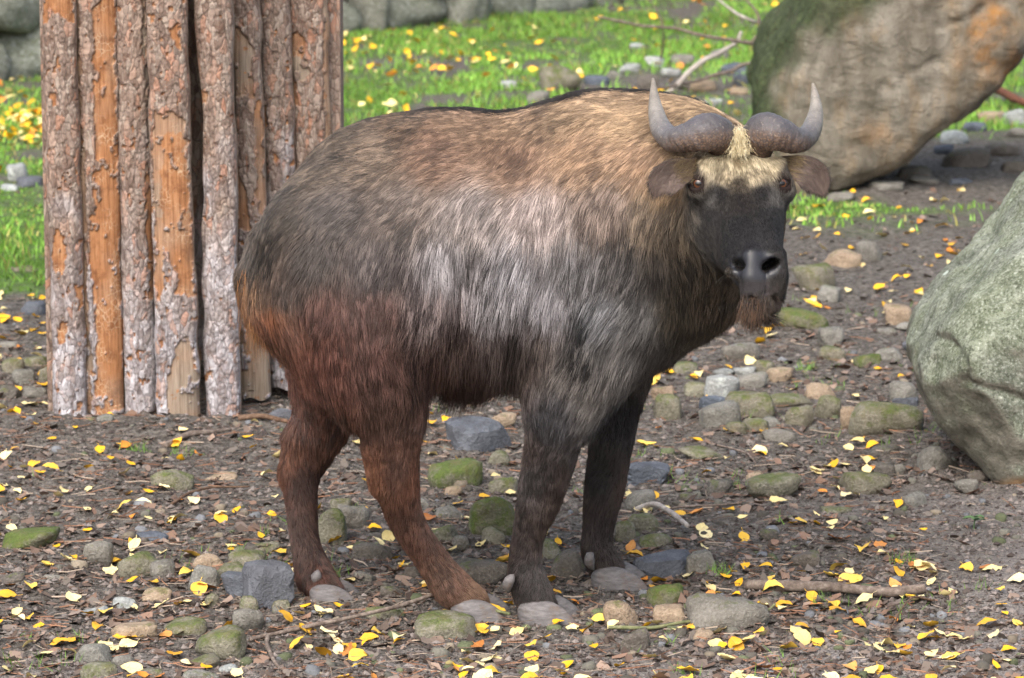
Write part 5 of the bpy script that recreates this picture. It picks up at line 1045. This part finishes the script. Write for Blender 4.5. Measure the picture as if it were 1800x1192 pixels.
me = mesh_np('needle_litter', V, F, False, M_LIT); vcol(me, 'col', np.repeat(C, 9, 0)); add('needle_litter', me, kind='stuff', label='dry needles and fine twigs strewn over the soil')
g_ = ground_px(36000, 420, 1230, .7); n = len(g_); g_ = g_[rs.rand(n) > .9 * grass_mask(g_[:, 0], g_[:, 1])]; n = len(g_); s = (.0018 + .008 * rs.rand(n) ** 3)[:, None, None]
oc = np.array([(1, 0, 0), (0, 1, 0), (-1, 0, 0), (0, -1, 0), (0, 0, .8), (0, 0, -.8)]); V = (g_[:, None] + oc[None] * s * (.6 + .8 * rs.rand(n, 6, 1)) + [0, 0, .001]).reshape(-1, 3); i0 = np.arange(n)[:, None] * 6
F = np.vstack([i0 + q for q in ([0, 1, 4], [1, 2, 4], [2, 3, 4], [3, 0, 4], [1, 0, 5], [2, 1, 5], [3, 2, 5], [0, 3, 5])]); C = lin(np.array([(84, 76, 72), (106, 98, 94), (66, 58, 55), (122, 114, 110)]))[rs.randint(4, size=n)] * (.7 + .5 * rs.rand(n, 1))
me = mesh_np('soil_crumbs', V, F, False, M_LIT); vcol(me, 'col', np.repeat(C, 6, 0)); add('soil_crumbs', me, kind='stuff', label='crumbs and grit on the bare soil')
# pebbles
g_ = ground_px(1500, 520, 1230, .8); n = len(g_); g_ = g_[(rs.rand(n) > .9 * grass_mask(g_[:, 0], g_[:, 1])) & (fbm(g_, 2.5, 3, 405) > -.25)]; n = len(g_); di, fi = ico(2); s = (.005 + .012 * rs.rand(n) ** 2.2)
V = np.zeros((n, len(di), 3))
PV = [rock(7000 + j, 9, 11, 2, .08, .42)[0] for j in range(12)]
for j in range(n):
    th = rs.rand() * 6.28; q = PV[j % 12] * [2.2, 1.8, 1.2 + rs.rand()]; V[j] = np.stack([q[:, 0] * math.cos(th) - q[:, 1] * math.sin(th), q[:, 0] * math.sin(th) + q[:, 1] * math.cos(th), q[:, 2]], -1) * s[j] + g_[j]
F = (fi[None] + (np.arange(n) * len(di))[:, None, None]).reshape(-1, 3); C = lin(np.array([(104, 102, 94), (84, 80, 74), (128, 118, 104), (92, 98, 74), (112, 114, 118)]))[rs.randint(5, size=n)] * (.7 + .5 * rs.rand(n, 1))
m = NT('pebble'); cc_ = m.coord('Object'); M_PEB = m.fin(m.mix(m.ramp(m.noise(cc_, 180, 4, .7), [(.35, .6), (.55, 0.0)]), m.attr('col'), m.mix(.5, m.attr('col'), (0.02, .02, .015))), .9, .25, m.bump(m.noise(cc_, 150, 4, .7), .7, .004))
me = mesh_np('pebbles', V.reshape(-1, 3), F, True, M_PEB); vcol(me, 'col', np.repeat(C, len(di), 0)); add('pebbles', me, kind='stuff', label='small grey and brown pebbles scattered over the soil')
# sparse grass sprouts on the soil
g_ = ground_px(900); dn = fbm(g_, 2.2, 3, 411); g_ = g_[(dn > .45)]; g_ = np.vstack([np.repeat(g_, 5, 0) + rs.randn(len(g_) * 5, 3) * [.012, .012, 0]] + [G(px_, py_) + rs.randn(40, 3) * [.018, .015, 0] for px_, py_ in ((1265, 1010), (320, 800), (240, 790), (1590, 990), (1420, 650))]); n = len(g_)
th = rs.rand(n) * 6.28; wv = np.stack([np.cos(th), np.sin(th), 0 * th], -1) * .0012; tip = g_ + np.stack([rs.randn(n) * .012, rs.randn(n) * .012, .012 + .022 * rs.rand(n)], -1); V = np.stack([g_ - wv, g_ + wv, tip], 1).reshape(-1, 3)
me = mesh_np('grass_sprouts', V, np.arange(n * 3).reshape(-1, 3), True, M_GRASS); vcol(me, 'col', np.repeat(lin([104, 140, 60]) * (.7 + .5 * rs.rand(n, 1)), 3, 0)); add('grass_sprouts', me, kind='stuff', label='sparse green grass sprouts in the soil')
